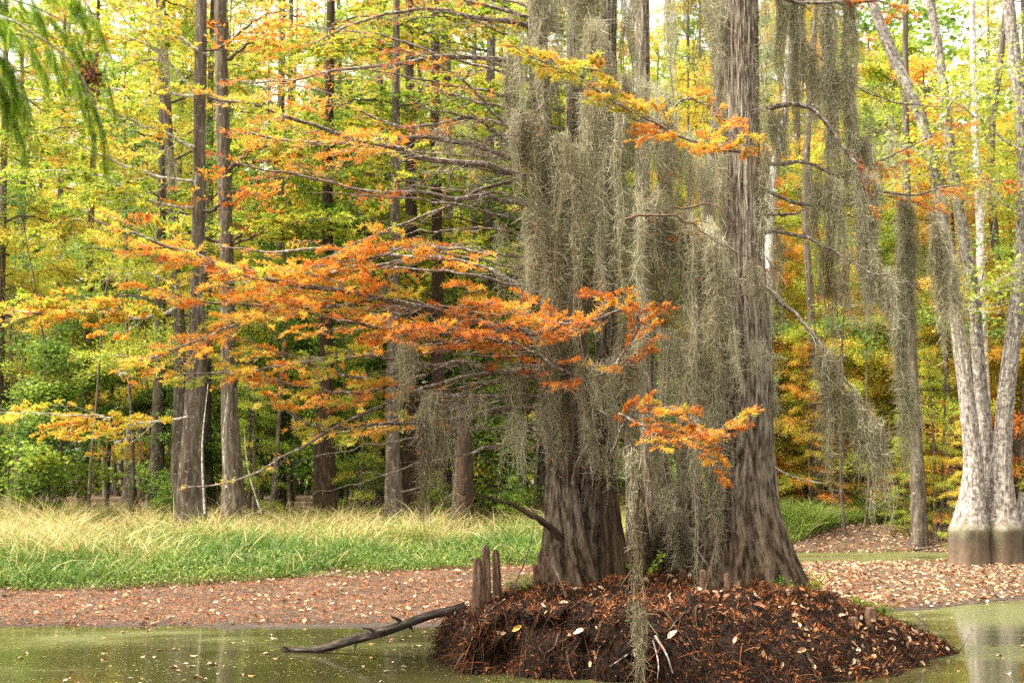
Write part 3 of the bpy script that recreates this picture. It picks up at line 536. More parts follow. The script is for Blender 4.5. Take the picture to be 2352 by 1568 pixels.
# ------------------------------------------------------------------ traced trunks
def trunk(g, pts, Y, wid, sides=72, dz=.06, flute=0., nfl=7, fz=1.0, ridge=.012, seed=0, base=None, stretch=.12, rfreq=8.0):
    """pts [(u, v)] traced centre, Y distance (number or list), wid widths in photo pixels"""
    Ys = np.broadcast_to(np.asarray(Y, float), (len(pts),)); C0 = np.array([P(u, v, y) for (u, v), y in zip(pts, Ys)])
    Wd = np.array([w_*y/FPX/2 for w_, y in zip(np.broadcast_to(wid, (len(pts),)), Ys)])
    if base is not None: C0 = np.vstack([[C0[0, 0], C0[0, 1], base], C0]) if C0[0, 2] > base else C0; Wd = np.concatenate([[Wd[0]], Wd]) if len(C0) > len(Wd) else Wd
    L = np.linalg.norm(np.diff(C0, axis=0), axis=1).sum(); K = int(max(12, L/dz)); C = spline(C0, K)
    d = np.concatenate([[0], np.cumsum(np.linalg.norm(np.diff(C0, axis=0), axis=1))]); Rr = np.interp(np.linspace(0, d[-1], K), d, Wd)
    th = np.arange(sides)/sides*2*np.pi; z = C[:, 2][:, None]; z0 = C[:, 2].min(); h = (z-z0)
    q = np.stack(np.broadcast_arrays(np.cos(th)[None]*1.0+seed, np.sin(th)[None]*1.0, h*.25), -1)
    fl = np.abs(np.sin((nfl*th[None]+1.6*vn(q*1.1+seed))/2)); fl = 1-fl**.75*1.0
    prof = 1+flute*np.exp(-h/fz)*(.55-1.0*fl)+.05*vn(q*2)
    q2 = np.stack(np.broadcast_arrays(np.cos(th)[None]*rfreq+seed*3, np.sin(th)[None]*rfreq, h*1.3+.4*vn(q*6)), -1)
    rd = 1-np.abs(vn(q2))*2; rd2 = vn(q2*2.3)
    rad = Rr[:, None]*prof+ridge*rd+ridge*.5*rd2
    T = unit(np.gradient(C, axis=0)); U = unit(np.cross(T, np.array([[0, 1., 0]]))) if False else None
    V = C[:, None, :]+np.stack([rad*np.cos(th)[None], rad*np.sin(th)[None], 0*rad], -1)
    s = np.concatenate([[0], np.cumsum(np.linalg.norm(np.diff(C, axis=0), axis=1))])
    mr = Rr.mean(); tc = np.stack(np.broadcast_arrays(np.cos(th)[None]*mr+seed, np.sin(th)[None]*mr, s[:, None]*stretch), -1)
    k0 = (np.arange(K-1)*sides)[:, None]; a = np.arange(sides)[None]; b = (np.arange(sides)+1)[None] % sides
    F = np.stack([k0+a, k0+b, k0+sides+b, k0+sides+a], -1).reshape(-1, 4); g.add(V, F, None, tc)
    return C, Rr
def cap(g, C, Rr):    # closed pointed top for stubs
    pass

# ------------------------------------------------------------------ spanish moss
def moss(anchor, Lm, n, spread=.05, r=.60, tend=16, sd=.35, taper=True, name='spanish_moss', label='', group=None, lockgap=.07, w_=.0029, parent=None, seed=None, curl=1.0):
    rs = np.random.default_rng(seed if seed is not None else int(abs(anchor[0][0]*1000)+abs(anchor[-1][2]*977)) % 99991)
    A = spline(anchor, 24); alen = np.linalg.norm(np.diff(A, axis=0), axis=1).sum(); nl = max(3, int(alen/lockgap))
    tl = rs.random(nl); Ll = Lm*np.exp(rs.normal(0, sd, nl)); rl = r+.15*rs.normal(size=nl)
    k = rs.integers(0, nl, n); t = np.clip(tl[k]+rs.normal(0, .012, n), 0, 1); f = t*23; i = np.minimum(f.astype(int), 22); f = (f-i)[:, None]; off = rs.normal(0, 1, (nl, 3))*np.array([spread*.6, spread, .02])
    B = A[i]*(1-f)+A[i+1]*f+off[k]+rs.normal(0, 1, (n, 3))*np.array([.045, .04, .05]); L = Ll[k]*rs.uniform(.35, 1.1, n)
    K = 12; tt = np.linspace(0, 1, K)[None, :]; ph = rs.uniform(0, 6.28, (nl, 2))[k]; am = rs.uniform(.012, .06, n)[:, None]
    X = B[:, 0:1]+am*np.sin(tt*L[:, None]*5+ph[:, :1])+.006*np.sin(tt*L[:, None]*23+rs.uniform(0, 6, (n, 1)))+tt*rs.normal(0, .02, (n, 1))
    Yy = B[:, 1:2]+am*np.cos(tt*L[:, None]*4+ph[:, 1:])+.006*np.sin(tt*L[:, None]*27+rs.uniform(0, 6, (n, 1)))
    if taper:   # locks draw together towards their tips
        cxl = A[np.minimum((tl*23).astype(int), 22)]+off; X = X+(cxl[k, 0:1]-B[:, 0:1])*tt*.45; Yy = Yy+(cxl[k, 1:2]-B[:, 1:2])*tt*.4
    Z = B[:, 2:3]-tt*L[:, None]; SP = np.stack([X, Yy, Z], -1)
    g = Geo(); rr = np.clip(rl[k]+.09*rs.normal(size=n), 0, 1); wv = w_*rs.uniform(.6, 1.4, (n, 1))*np.array([1]*(K-2)+[.8, .4])[None]
    ribbons(g, SP, wv, rs.normal(size=(n, 3))*np.array([1, .6, .1]), rr-.10)
    # curled tendrils
    m_ = int(n*tend*min(1.6, max(.5, Lm))); j = rs.choice(n, m_, p=L/L.sum()); t = rs.random(m_); Q = interp_pts(SP[j], t); a = rs.uniform(0, 6.28, m_); ln = rs.uniform(.03, .085, m_)[:, None, None]*curl
    d = np.stack([np.cos(a)*.8, np.sin(a)*.7, rs.uniform(-1.3, .2, m_)], -1)[:, None, :]; t5 = np.linspace(0, 1, 5)[None, :, None]; cv = rs.normal(size=(m_, 3))[:, None, :]*1.3-np.array([0, 0, .3])
    TP = Q[:, None, :]+d*t5*ln+cv*t5**2*ln
    ribbons(g, TP, (w_*.8*rs.uniform(.6, 1.3, (m_, 1)))*np.array([.9, 1, 1, .8, .3])[None], rs.normal(size=(m_, 3)), np.clip(rr[j]+.1*rs.normal(size=m_)+.05, 0, 1))
    loc = A[12]; o = g.obj(name, M_moss, parent=parent, loc=loc if parent is None else None)
    return tag(o, label, 'moss', group) if parent is None else o
def mpx(pts, Y, Lpx, n, **k):
    """moss hung from a traced line; lengths in photo pixels"""
    Ys = np.broadcast_to(np.asarray(Y, float), (len(pts),)); A = [P(u, v, y) for (u, v), y in zip(pts, Ys)]
    return moss(np.array(A), Lpx*Ys.mean()/FPX, n, **k)

# ------------------------------------------------------------------ traced leafy branches
def bough(parent, pts, Y, rpx, sub=14, sublen=1.0, fol=(.1, 1), dens=26, rm=.6, rsd=.10, loc=(0, 0, 0), droop=.15, rend=.25, subt=.12, mat=None, wood=None, leaf=.078, seed=1, labels=None, jitter=.03, tw=9, name='branch', lw=.0056, foliage=True):
    rs = np.random.default_rng(seed); Ys = np.linspace(*Y, len(pts)) if isinstance(Y, tuple) else np.full(len(pts), float(Y))
    C0 = np.array([P(u, v, y) for (u, v), y in zip(pts, Ys)])-np.asarray(loc); K = 40; C = spline(C0, K)
    C = C+jitter*np.stack([vn(np.stack([np.arange(K)*.45, np.full(K, seed*3.1), np.full(K, q*7.)], -1)) for q in range(3)], -1)
    r0 = rpx*Ys[0]/FPX; t = np.linspace(0, 1, K); rad = r0*(1-(1-rend)*t); g = Geo(); tubes(g, C[None], rad[None], 8, stretch=.25)
    Ltot = np.linalg.norm(np.diff(C, axis=0), axis=1).sum(); T = unit(np.gradient(C, axis=0))
    if sub:
        ts = np.sort(np.clip(np.linspace(subt, 1, sub)+rs.uniform(-.03, .03, sub), 0, 1)); i = np.minimum((ts*(K-1)).astype(int), K-1); sg = np.where(np.arange(sub) % 2 == 0, 1, -1)
        ang = sg*rs.uniform(.35, .95, sub); ca, sa = np.cos(ang), np.sin(ang); Th = T[i].copy(); hz = np.stack([Th[:, 0]*ca-Th[:, 1]*sa, Th[:, 0]*sa+Th[:, 1]*ca, Th[:, 2]*.7+rs.uniform(-.34, .34, sub)], -1); hz = unit(hz)
        ang[-1] = 0; hz[-1] = T[-1]
        Ls = sublen*(1.05-.6*ts)*rs.uniform(.6, 1.25, sub); k5 = np.linspace(0, 1, 7); w1 = rs.normal(size=(sub, 1, 3))*.10
        SP = C[i][:, None, :]+hz[:, None, :]*k5[None, :, None]*Ls[:, None, None]+w1*np.sin(k5*3.1)[None, :, None]*Ls[:, None, None]-np.array([0, 0, 1])*(k5**2)[None, :, None]*Ls[:, None, None]*droop
        tubes(g, SP, np.clip(rad[i]*.4, .0045, .012)[:, None]*(1-.7*k5)[None], 4, stretch=.25)
        ntw = sub*tw; si = np.repeat(np.arange(sub), tw); tt = np.clip(np.tile(np.linspace(.2, 1, tw), sub)+rs.uniform(-.06, .06, ntw), 0, 1); TB = interp_pts(SP[si], tt); s2 = np.tile(np.where(np.arange(tw) % 2 == 0, 1, -1), sub)
        a2 = s2*rs.uniform(.3, 1.0, ntw); H = hz[si]; td = unit(np.stack([H[:, 0]*np.cos(a2)-H[:, 1]*np.sin(a2), H[:, 0]*np.sin(a2)+H[:, 1]*np.cos(a2), H[:, 2]*.5+rs.uniform(-.15, .3, ntw)], -1))
        Lt = Ls[si]*(.72-.38*tt)*rs.uniform(.6, 1.3, ntw); k4 = np.linspace(0, 1, 5); TP = TB[:, None, :]+td[:, None, :]*k4[None, :, None]*Lt[:, None, None]+rs.normal(size=(ntw, 1, 3))*.1*np.sin(k4*3.1)[None, :, None]*Lt[:, None, None]-np.array([0, 0, 1])*(k4**2)[None, :, None]*Lt[:, None, None]*droop
        tubes(g, TP, np.full((ntw, 1), .0033)*(1-.6*k4)[None], 3, stretch=.25)
    b = g.obj(name, wood or M_branch, parent=parent, smooth=True)
    if sub and foliage and dens:
        f = Geo(); ok = (ts[si] >= fol[0]) & (ts[si] <= fol[1]); idx = np.nonzero(ok)[0]
        if len(idx):
            w2 = Lt[idx]*np.exp(.5*rs.normal(size=len(idx)))*(rs.random(len(idx)) > .36); n = int(1.05*dens*len(idx)); k = rs.choice(idx, n, p=w2/w2.sum()); t3 = rs.random(n)**.7; p = interp_pts(TP[k], t3)
            a3 = rs.choice([-1, 1], n)*rs.uniform(.2, 1.3, n); H = td[k]; d = np.stack([H[:, 0]*np.cos(a3)-H[:, 1]*np.sin(a3), H[:, 0]*np.sin(a3)+H[:, 1]*np.cos(a3), H[:, 2]+rs.uniform(-.8, .8, n)], -1)
            rr = rm+.10*(.62-ts[si][k])+rsd*rs.normal(size=sub)[si][k]+rsd*.7*rs.normal(size=ntw)[k]+.10*rs.normal(size=n)
            leaflets(f, p, d, unit(np.array([0, 0, 1.])+.7*rs.normal(size=(n, 3))), leaf*rs.uniform(.5, 1.25, n), lw*rs.uniform(.6, 1.2, n), np.clip(rr, 0, 1), rs.uniform(-.1, .5, n), seg=True)
            f.obj('foliage', mat or M_cyp, parent=b)
    return b

# ------------------------------------------------------------------ tree A: the big single cypress on the mound
A = empty('bald_cypress', tuple(P(1715, 1340, 21.3)), label='big straight single trunked cypress with a flared base on the mound', cat='tree')
loc = np.array(A.location)
g = Geo(); CA, RA = trunk(g, [(1722, 1385), (1721, 1340), (1716, 1270), (1706, 1180), (1702, 1100), (1708, 950), (1711, 800), (1706, 600), (1703, 400), (1702, 200), (1701, 0), (1700, -300), (1698, -700)], 21.3,
      [262, 232, 192, 162, 148, 128, 116, 98, 84, 80, 78, 70, 50], 220, .04, .42, 11, 1.0, .017, 3, rfreq=13)
g.V = [v-loc for v in g.V]; g.obj('trunk', M_bark, parent=A, smooth=True)
# ------------------------------------------------------------------ tree B: the fluted multi stemmed cypress with the long orange boughs
B = empty('fluted_cypress', tuple(P(1345, 1345, 21.0)), label='multi stemmed fluted cypress draped in moss with long orange boughs over the pond', cat='tree')
lb = np.array(B.location)
stems = [([(1310, 1390), (1305, 1330), (1298, 1230), (1290, 1100), (1285, 950), (1275, 760), (1262, 560), (1250, 380), (1240, 200), (1232, 0), (1225, -350)], 20.9, [130, 108, 78, 62, 58, 52, 48, 44, 42, 38, 26], 1),
         ([(1385, 1390), (1380, 1330), (1376, 1230), (1378, 1100), (1388, 950), (1393, 760), (1395, 560), (1396, 380), (1398, 200), (1398, 0), (1400, -400)], 21.3, [140, 120, 92, 70, 54, 46, 42, 38, 36, 34, 24], 2),
         ([(1345, 1395), (1343, 1330), (1338, 1200), (1338, 1060), (1330, 900), (1322, 700), (1318, 500), (1318, 300), (1320, 100), (1322, -200)], 21.6, [190, 160, 110, 80, 60, 46, 40, 36, 32, 24], 3),
         ([(1425, 1385), (1418, 1330), (1408, 1240), (1398, 1150), (1390, 1050), (1388, 900)], 20.9, [70, 56, 44, 32, 24, 16], 4)]
for pts, y, wd_, sd_ in stems:
    g = Geo(); trunk(g, pts, y, wd_, 130, .05, .95, 7, 1.5, .014, sd_, rfreq=9); g.V = [v-lb for v in g.V]; g.obj('stem', M_darkbark if sd_ == 4 else M_bark, parent=B, smooth=True)
# ------------------------------------------------------------------ tree C: dark trunks between the two
Cc = empty('dark_cypress', tuple(P(1530, 1330, 22.8)), label='dark leaning double trunk standing between the two big cypresses', cat='tree')
lc = np.array(Cc.location)
for pts, y, wd_, sd_ in [([(1560, 1360), (1548, 1300), (1528, 1200), (1508, 1080), (1490, 940), (1480, 760), (1477, 560), (1476, 360), (1476, 160), (1476, 0), (1476, -400)], 22.8, [150, 118, 84, 60, 44, 36, 32, 32, 31, 30, 20], 5),
                         ([(1475, 1370), (1470, 1300), (1462, 1200), (1456, 1100), (1450, 1000), (1452, 900)], 22.4, [80, 64, 46, 36, 28, 18], 8), ([(1600, 1370), (1592, 1290), (1580, 1190), (1570, 1080), (1566, 980), (1570, 880)], 22.6, [84, 66, 44, 32, 26, 18], 9),
                         ([(1500, 1360), (1500, 1290), (1506, 1180), (1500, 1060), (1492, 950)], 23, [60, 50, 40, 32, 20], 6)]:
    g = Geo(); trunk(g, pts, y, wd_, 56, .05, .4, 6, 1.1, .010, sd_, rfreq=6); g.V = [v-lc for v in g.V]; g.obj('stem', M_bark, parent=Cc, smooth=True)
D_ = empty('leaning_cypress', tuple(P(1612, 1330, 23.4)), label='slim cypress leaning to the right behind the moss curtain', cat='tree')
g = Geo(); ld = np.array(D_.location); trunk(g, [(1596, 1350), (1590, 1250), (1588, 1100), (1595, 900), (1606, 700), (1622, 500), (1636, 350), (1650, 180), (1662, 0), (1680, -300)], 23.4, [90, 66, 44, 34, 28, 24, 22, 20, 18, 10], 40, .06, .3, 5, .9, .008, 7); g.V = [v-ld for v in g.V]; g.obj('trunk', M_bark, parent=D_, smooth=True)
# ------------------------------------------------------------------ boughs of tree B, traced
OR = dict(rm=.66, rsd=.10)
BG = [ # pts, Y range, base px radius, options
 ([(1330, 480), (1205, 405), (1130, 385), (1050, 372), (950, 355), (860, 328), (780, 310), (700, 283), (600, 248), (480, 222)], (21.0, 18.6), 8, dict(sub=26, sublen=1.15, fol=(.45, 1), dens=26, rm=.60)),
 ([(1290, 420), (1200, 372), (1120, 343), (1060, 325), (970, 316), (860, 322), (760, 330), (660, 322), (560, 300)], (21.3, 19.8), 7, dict(sub=22, sublen=.8, fol=(.55, 1), dens=12, rm=.66)),
 ([(1330, 500), (1210, 470), (1120, 452), (1050, 455), (960, 442), (860, 438), (760, 420), (640, 395), (540, 370)], (21.2, 19.4), 6.5, dict(sub=20, sublen=.9, fol=(.5, 1), dens=9, rm=.70)),
 ([(1300, 370), (1200, 405), (1100, 440), (950, 505), (820, 560), (720, 600)], (21.4, 20.6), 5, dict(sub=10, sublen=.6, fol=(.6, 1), dens=14, rm=.7)),
 ([(1290, 150), (1190, 142), (1100, 133), (1010, 130), (900, 148), (780, 160), (660, 185), (560, 190)], (21.4, 20), 6, dict(sub=20, sublen=.9, fol=(.3, 1), dens=6, rm=.72)),
 ([(1290, 75), (1190, 55), (1100, 40), (1000, 22), (900, 30), (800, 60), (720, 100)], (21.2, 19.6), 6, dict(sub=18, sublen=.9, fol=(.2, 1), dens=5, rm=.72)),
 ([(1290, 60), (1190, 30), (1120, 15), (1040, -8), (950, -30), (850, -30), (760, 0)], (21.0, 20.2), 5, dict(sub=16, sublen=.9, fol=(.2, 1), dens=5, rm=.70)),
 ([(1290, 370), (1200, 335), (1130, 300), (1080, 270), (1010, 285), (920, 290), (830, 255), (760, 215), (640, 190)], (21.2, 20), 5, dict(sub=18, sublen=.8, fol=(.35, 1), dens=7, rm=.70)),
 ([(1290, 360), (1200, 310), (1140, 265), (1080, 200), (1010, 150), (950, 125), (870, 90)], (20.8, 19.2), 4.5, dict(sub=16, sublen=.8, fol=(.3, 1), dens=6, rm=.72)),
 ([(1290, 790), (1180, 770), (1120, 745), (1040, 722), (960, 695), (900, 662), (885, 635), (900, 615), (950, 590)], (20.9, 19.3), 6, dict(sub=16, sublen=.8, fol=(.3, 1), dens=28, rm=.68)),
 ([(1280, 780), (1180, 755), (1090, 735), (960, 702), (870, 683), (760, 668), (640, 645), (520, 612), (400, 572), (300, 535), (215, 510)], (21.0, 18.4), 7.5, dict(sub=34, sublen=1.15, fol=(.33, 1), dens=46, rm=.58, rsd=.10, droop=.05)),
 ([(950, 600), (820, 612), (700, 640), (600, 640), (500, 615), (420, 600), (330, 585)], (20.4, 18.8), 4, dict(sub=22, sublen=1.0, fol=(0, 1), dens=36, rm=.64)),
 ([(1130, 585), (1040, 570), (950, 565), (860, 590), (780, 600), (700, 622)], (20.0, 19.4), 3.5, dict(sub=18, sublen=.8, fol=(.05, 1), dens=34, rm=.60)),
 ([(1290, 850), (1200, 855), (1130, 850), (1060, 832), (1000, 838), (910, 825), (850, 815), (760, 830), (680, 835), (560, 855), (420, 855)], (20.8, 19.0), 6, dict(sub=22, sublen=.9, fol=(.45, 1), dens=30, rm=.52, rsd=.13)),
 ([(860, 690), (760, 705), (640, 705), (540, 745), (430, 790), (330, 825), (240, 812)], (19.8, 18.4), 4, dict(sub=24, sublen=.95, fol=(.05, 1), dens=38, rm=.50, rsd=.12)),
 ([(1270, 800), (1150, 775), (1040, 765), (930, 755), (820, 745), (700, 715), (580, 700), (450, 690), (350, 660)], (21.4, 19.2), 5.5, dict(sub=28, sublen=1.0, fol=(.2, 1), dens=34, rm=.68)),
 ([(1290, 920), (1200, 912), (1145, 910), (1050, 910), (970, 903), (850, 872), (760, 855), (660, 815), (580, 790)], (21.2, 19.8), 6, dict(sub=20, sublen=.9, fol=(.4, 1), dens=24, rm=.62)),
 ([(1250, 840), (1100, 860), (980, 890), (900, 922), (820, 957), (720, 1010), (600, 1078), (500, 1112), (420, 1118)], (21.0, 19.6), 5, dict(sub=8, sublen=.6, fol=(.2, 1), dens=4, rm=.5)),
 ([(1290, 930), (1145, 940), (1050, 962), (960, 970), (850, 972), (760, 985), (690, 965), (600, 900)], (21.3, 20.0), 5, dict(sub=20, sublen=.85, fol=(.4, 1), dens=26, rm=.58)),
 ([(980, 860), (900, 880), (820, 905), (720, 890), (620, 870), (540, 850)], (20.8, 19.8), 4, dict(sub=18, sublen=.8, fol=(.1, 1), dens=26, rm=.60)),
 ([(1320, 1010), (1220, 985), (1140, 940), (1070, 915), (1000, 905)], (21.5, 21), 5, dict(sub=6, sublen=.5, dens=0, foliage=False)),
 ([(1300, 700), (1180, 650), (1080, 603), (950, 590), (760, 572), (600, 577), (500, 562)], (21.8, 22.0), 6, dict(sub=10, sublen=.7, fol=(.3, 1), dens=8, rm=.72)),
 # near boughs crossing in front of the moss
 ([(1330, 880), (1390, 850), (1440, 800), (1470, 735), (1420, 715), (1340, 745), (1240, 735), (1150, 700)], (20.3, 19.2), 3.5, dict(sub=26, sublen=.75, fol=(0, 1), dens=26, rm=.74, rsd=.09)),
 ([(1370, 870), (1290, 850), (1210, 800), (1130, 780), (1060, 760), (970, 750), (880, 735)], (20.4, 19.0), 4, dict(sub=26, sublen=.85, fol=(0, 1), dens=28, rm=.75, rsd=.08)),
 ([(1340, 800), (1250, 740), (1180, 720), (1110, 690), (1080, 660)], (20.4, 19.6), 3, dict(sub=16, sublen=.7, fol=(0, 1), dens=26, rm=.72, rsd=.1)),
 ([(1700, 352), (1640, 338), (1560, 312), (1480, 270), (1400, 230), (1330, 180), (1240, 140), (1165, 100)], (19.4, 18.6), 3.5, dict(sub=26, sublen=.62, fol=(0, 1), dens=34, rm=.50, rsd=.08, subt=0)),
 ([(1520, 300), (1450, 235), (1390, 170), (1300, 150), (1240, 130)], (19.2, 18.7), 2.5, dict(sub=14, sublen=.5, fol=(0, 1), dens=26, rm=.50, rsd=.09)),
 ([(1420, 950), (1490, 985), (1560, 1005), (1620, 1000), (1690, 960)], (19.6, 19.0), 3, dict(sub=16, sublen=.62, fol=(0, 1), dens=24, rm=.64, rsd=.10)),
 ([(1400, 1040), (1450, 950), (1520, 935), (1590, 960), (1650, 1075)], (19.8, 19.2), 2.5, dict(sub=16, sublen=.5, fol=(0, 1), dens=24, rm=.66, rsd=.10)),
 ([(1540, 250), (1600, 230), (1680, 300), (1720, 340)], (19.7, 19.5), 2.5, dict(sub=10, sublen=.45, dens=18, rm=.66)),
 ([(1440, 500), (1520, 490), (1600, 520), (1660, 560), (1740, 600), (1790, 640)], (20.0, 19.6), 2.6, dict(sub=10, sublen=.5, dens=0, foliage=False, wood='twig', tw=4)),
 ([(1550, 480), (1640, 470), (1700, 530), (1760, 590), (1775, 660)], (19.9, 19.7), 2.2, dict(sub=8, sublen=.4, dens=0, foliage=False, wood='twig', tw=4)),
]
for k, (pts, Y, rp, o) in enumerate(BG):
    o = dict(o); wd_ = o.pop('wood', None); o['wood'] = {'pale': M_pale, 'twig': M_twig}.get(wd_)
    bough(B, pts, Y, rp*1.2, loc=lb, seed=100+k, **o)
rb = np.random.default_rng(44)
for k in range(26):      # bare limbs fanning left from the stems
    v0 = [60, 120, 200, 260, 330, 390, 430, 470, 520, 560, 610, 660, 700, 740, 770, 800, 830, 860, 880, 900, 930, 960, 985, 300, 230, 640][k]+rb.uniform(-12, 12); s_ = (700-v0)/700*.42+rb.uniform(-.12, .10); L_ = rb.uniform(300, 620); u0 = 1290
    pts = [(u0-q*L_, v0-q*L_*s_-16*math.sin(q*3)*rb.uniform(.3, 1)+rb.uniform(-6, 6)) for q in (0, .2, .42, .64, .85, 1)]
    bough(B, pts, (21.2, 21.2-rb.uniform(-.8, 2.2)), rb.uniform(3.0, 5.2), sub=8, sublen=.7, dens=3 if k % 3 else 0, foliage=bool(k % 3), fol=(.3, 1), rm=.74, loc=lb, seed=400+k, droop=.05, tw=3)
q = []; n_ = 700; u_ = rb.uniform(1210, 1650, n_); v_ = rb.uniform(150, 1100, n_); q = np.array([P(a, b, c) for a, b, c in zip(u_, v_, rb.uniform(19.9, 20.7, n_))])-lb
g = Geo(); leaflets(g, q, rb.normal(size=(n_, 3))-np.array([0, 0, .8]), rb.normal(size=(n_, 3)), rb.uniform(.03, .08, n_), .007, np.clip(rb.normal(.86, .07, n_), 0, 1), .3); wl = g.obj('withered_leaves', M_cyp, parent=B); wl['kind'] = 'stuff'
# the broken snag pointing left over the grass
g = Geo(); C = spline(np.array([P(u, v, y) for u, v, y in [(1290, 1240, 20.7), (1250, 1200, 20.5), (1215, 1180, 20.4), (1180, 1160, 20.4), (1130, 1145, 20.3), (1080, 1130, 20.2)]]), 30)-lb
tubes(g, C[None]+.012*np.stack([vn(np.stack([np.arange(30)*.8, np.zeros(30), np.full(30, q*5.)], -1)) for q in range(3)], -1)[None], (np.linspace(.055, .010, 30)*(1+.25*vn(np.stack([np.arange(30)*.9, np.zeros(30), np.zeros(30)], -1))))[None], 9)
g.obj('broken_snag', M_darkbark, parent=B, smooth=True)
g = Geo(); C = spline(np.array([P(u, v, y) for u, v, y in [(1318, 1110, 20.5), (1330, 1060, 20.3), (1352, 1025, 20.2), (1376, 1005, 20.2)]]), 14)-lb; tubes(g, C[None], np.linspace(.05, .03, 14)[None], 8); g.obj('broken_snag', M_bark, parent=B, smooth=True)
# boughs of tree A reaching right
BA = [([(1760, 440), (1850, 470), (1960, 460), (2010, 440), (2120, 445), (2180, 425), (2350, 412)], (21.6, 22.6), 5, dict(sub=16, sublen=.9, fol=(.45, 1), dens=22, rm=.72)),
 ([(1740, 530), (1830, 538), (1910, 575), (1990, 620), (2060, 640)], (21.6, 21.2), 5, dict(sub=6, sublen=.5, dens=0, foliage=False)),
 ([(1730, 640), (1765, 668), (1830, 725), (1880, 780), (1935, 855), (1990, 940), (2030, 1000), (2050, 1065)], (21.2, 20.8), 6, dict(sub=6, sublen=.4, dens=0, foliage=False)),
 ([(1740, 250), (1830, 240), (1880, 265), (1930, 330), (1980, 400), (2000, 470)], (21.4, 21.4), 7, dict(sub=6, sublen=.5, fol=(.6, 1), dens=10, rm=.78)),
 ([(1740, 380), (1850, 375), (1920, 400), (1990, 380), (2060, 350), (2170, 300), (2230, 280)], (21.5, 22.5), 4, dict(sub=14, sublen=.7, fol=(.3, 1), dens=14, rm=.74)),
 ([(1790, 60), (1870, 120), (1930, 170), (2000, 215), (2090, 240), (2190, 245)], (22.5, 23.5), 4, dict(sub=8, sublen=.4, dens=0, foliage=False)),
 ([(1740, -30), (1830, 4), (1930, 8), (2010, 2), (2080, 20)], (21.4, 21.9), 6, dict(sub=12, sublen=.6, fol=(.5, 1), dens=18, rm=.72)),
 ([(1740, 490), (1800, 492), (1850, 484)], (21.8, 22.2), 6, dict(sub=4, sublen=.3, dens=0, foliage=False)),
 ([(1760, 375), (1840, 372), (1880, 385)], (22, 22.2), 4, dict(sub=4, sublen=.3, dens=0, foliage=False)),
 ([(1640, 620), (1560, 540), (1500, 510)], (20.9, 20.4), 3, dict(sub=8, sublen=.6, dens=6, rm=.8))]
for k, (pts, Y, rp, o) in enumerate(BA): bough(A, pts, Y, rp, loc=loc, seed=300+k, **o)
# ------------------------------------------------------------------ moss: the curtain over the fluted cypress
CL = 'grey moss hank in the dense curtain between the fluted cypress and the straight one'; CG = 'moss hanks of the big curtain'
cur = [ # u0, v0, u1, v1, Y, length px, strands
 (1195, -60, 1260, -40, 20.6, 300, 260), (1250, -90, 1330, -60, 20.9, 330, 260), (1330, -60, 1400, -40, 21.0, 300, 210), (1400, -80, 1460, -60, 21.2, 300, 190), (1195, 90, 1270, 120, 20.5, 260, 240), (1260, 120, 1350, 150, 20.4, 330, 300), (1340, 60, 1400, 60, 20.6, 260, 200),
 (1195, 260, 1260, 300, 20.4, 330, 300), (1255, 300, 1330, 330, 20.2, 360, 330), (1325, 220, 1420, 240, 20.3, 400, 360), (1400, 180, 1480, 185, 20.5, 430, 330), (1470, 180, 1540, 230, 20.8, 420, 240),
 (1215, 480, 1280, 500, 20.5, 380, 320), (1270, 540, 1345, 560, 20.3, 420, 340), (1340, 440, 1380, 470, 20.4, 430, 220), (1405, 420, 1470, 450, 20.4, 480, 330), (1470, 430, 1520, 460, 20.9, 420, 190), (1520, 260, 1600, 330, 21.1, 330, 260),
 (1240, 760, 1300, 790, 20.5, 360, 300), (1150, 850, 1240, 860, 20.6, 250, 150), (1240, 930, 1300, 950, 20.5, 250, 130), (1300, 820, 1370, 850, 20.3, 330, 260), (1370, 840, 1450, 820, 20.3, 330, 300), (1420, 700, 1480, 720, 20.4, 330, 240),
 (1500, 480, 1580, 500, 20.6, 420, 330), (1570, 500, 1650, 530, 20.5, 430, 360), (1620, 540, 1680, 600, 20.3, 340, 300), (1690, 590, 1765, 640, 20.4, 200, 110), (1510, 760, 1590, 790, 20.6, 380, 330), (1580, 800, 1660, 830, 20.5, 360, 330), (1630, 700, 1690, 760, 20.3, 260, 240), (1700, 780, 1750, 790, 20.6, 120, 60),
 (1440, 930, 1500, 950, 20.3, 290, 260), (1500, 1010, 1570, 1030, 20.6, 270, 240), (1570, 1050, 1640, 1060, 20.5, 260, 240), (1350, 1020, 1420, 1030, 20.4, 200, 180), (1600, 380, 1660, 400, 21.6, 300, 170), (1520, -60, 1580, -40, 22, 330, 130), (1600, -60, 1655, -30, 21.4, 380, 150)]
for k, (u0, v0, u1, v1, Y, Lp, n_) in enumerate(cur):
    mpx([(u0, v0), ((u0+u1)/2, (v0+v1)/2-6), (u1, v1)], Y, Lp*(.66 if v0 < 600 else .5 if v0 < 900 else .34), int(n_*(.62 if v0 < 900 else .35)), spread=.14, r=.54+.17*math.sin(k*2.3), seed=500+k, label=CL, group=CG, sd=.42)
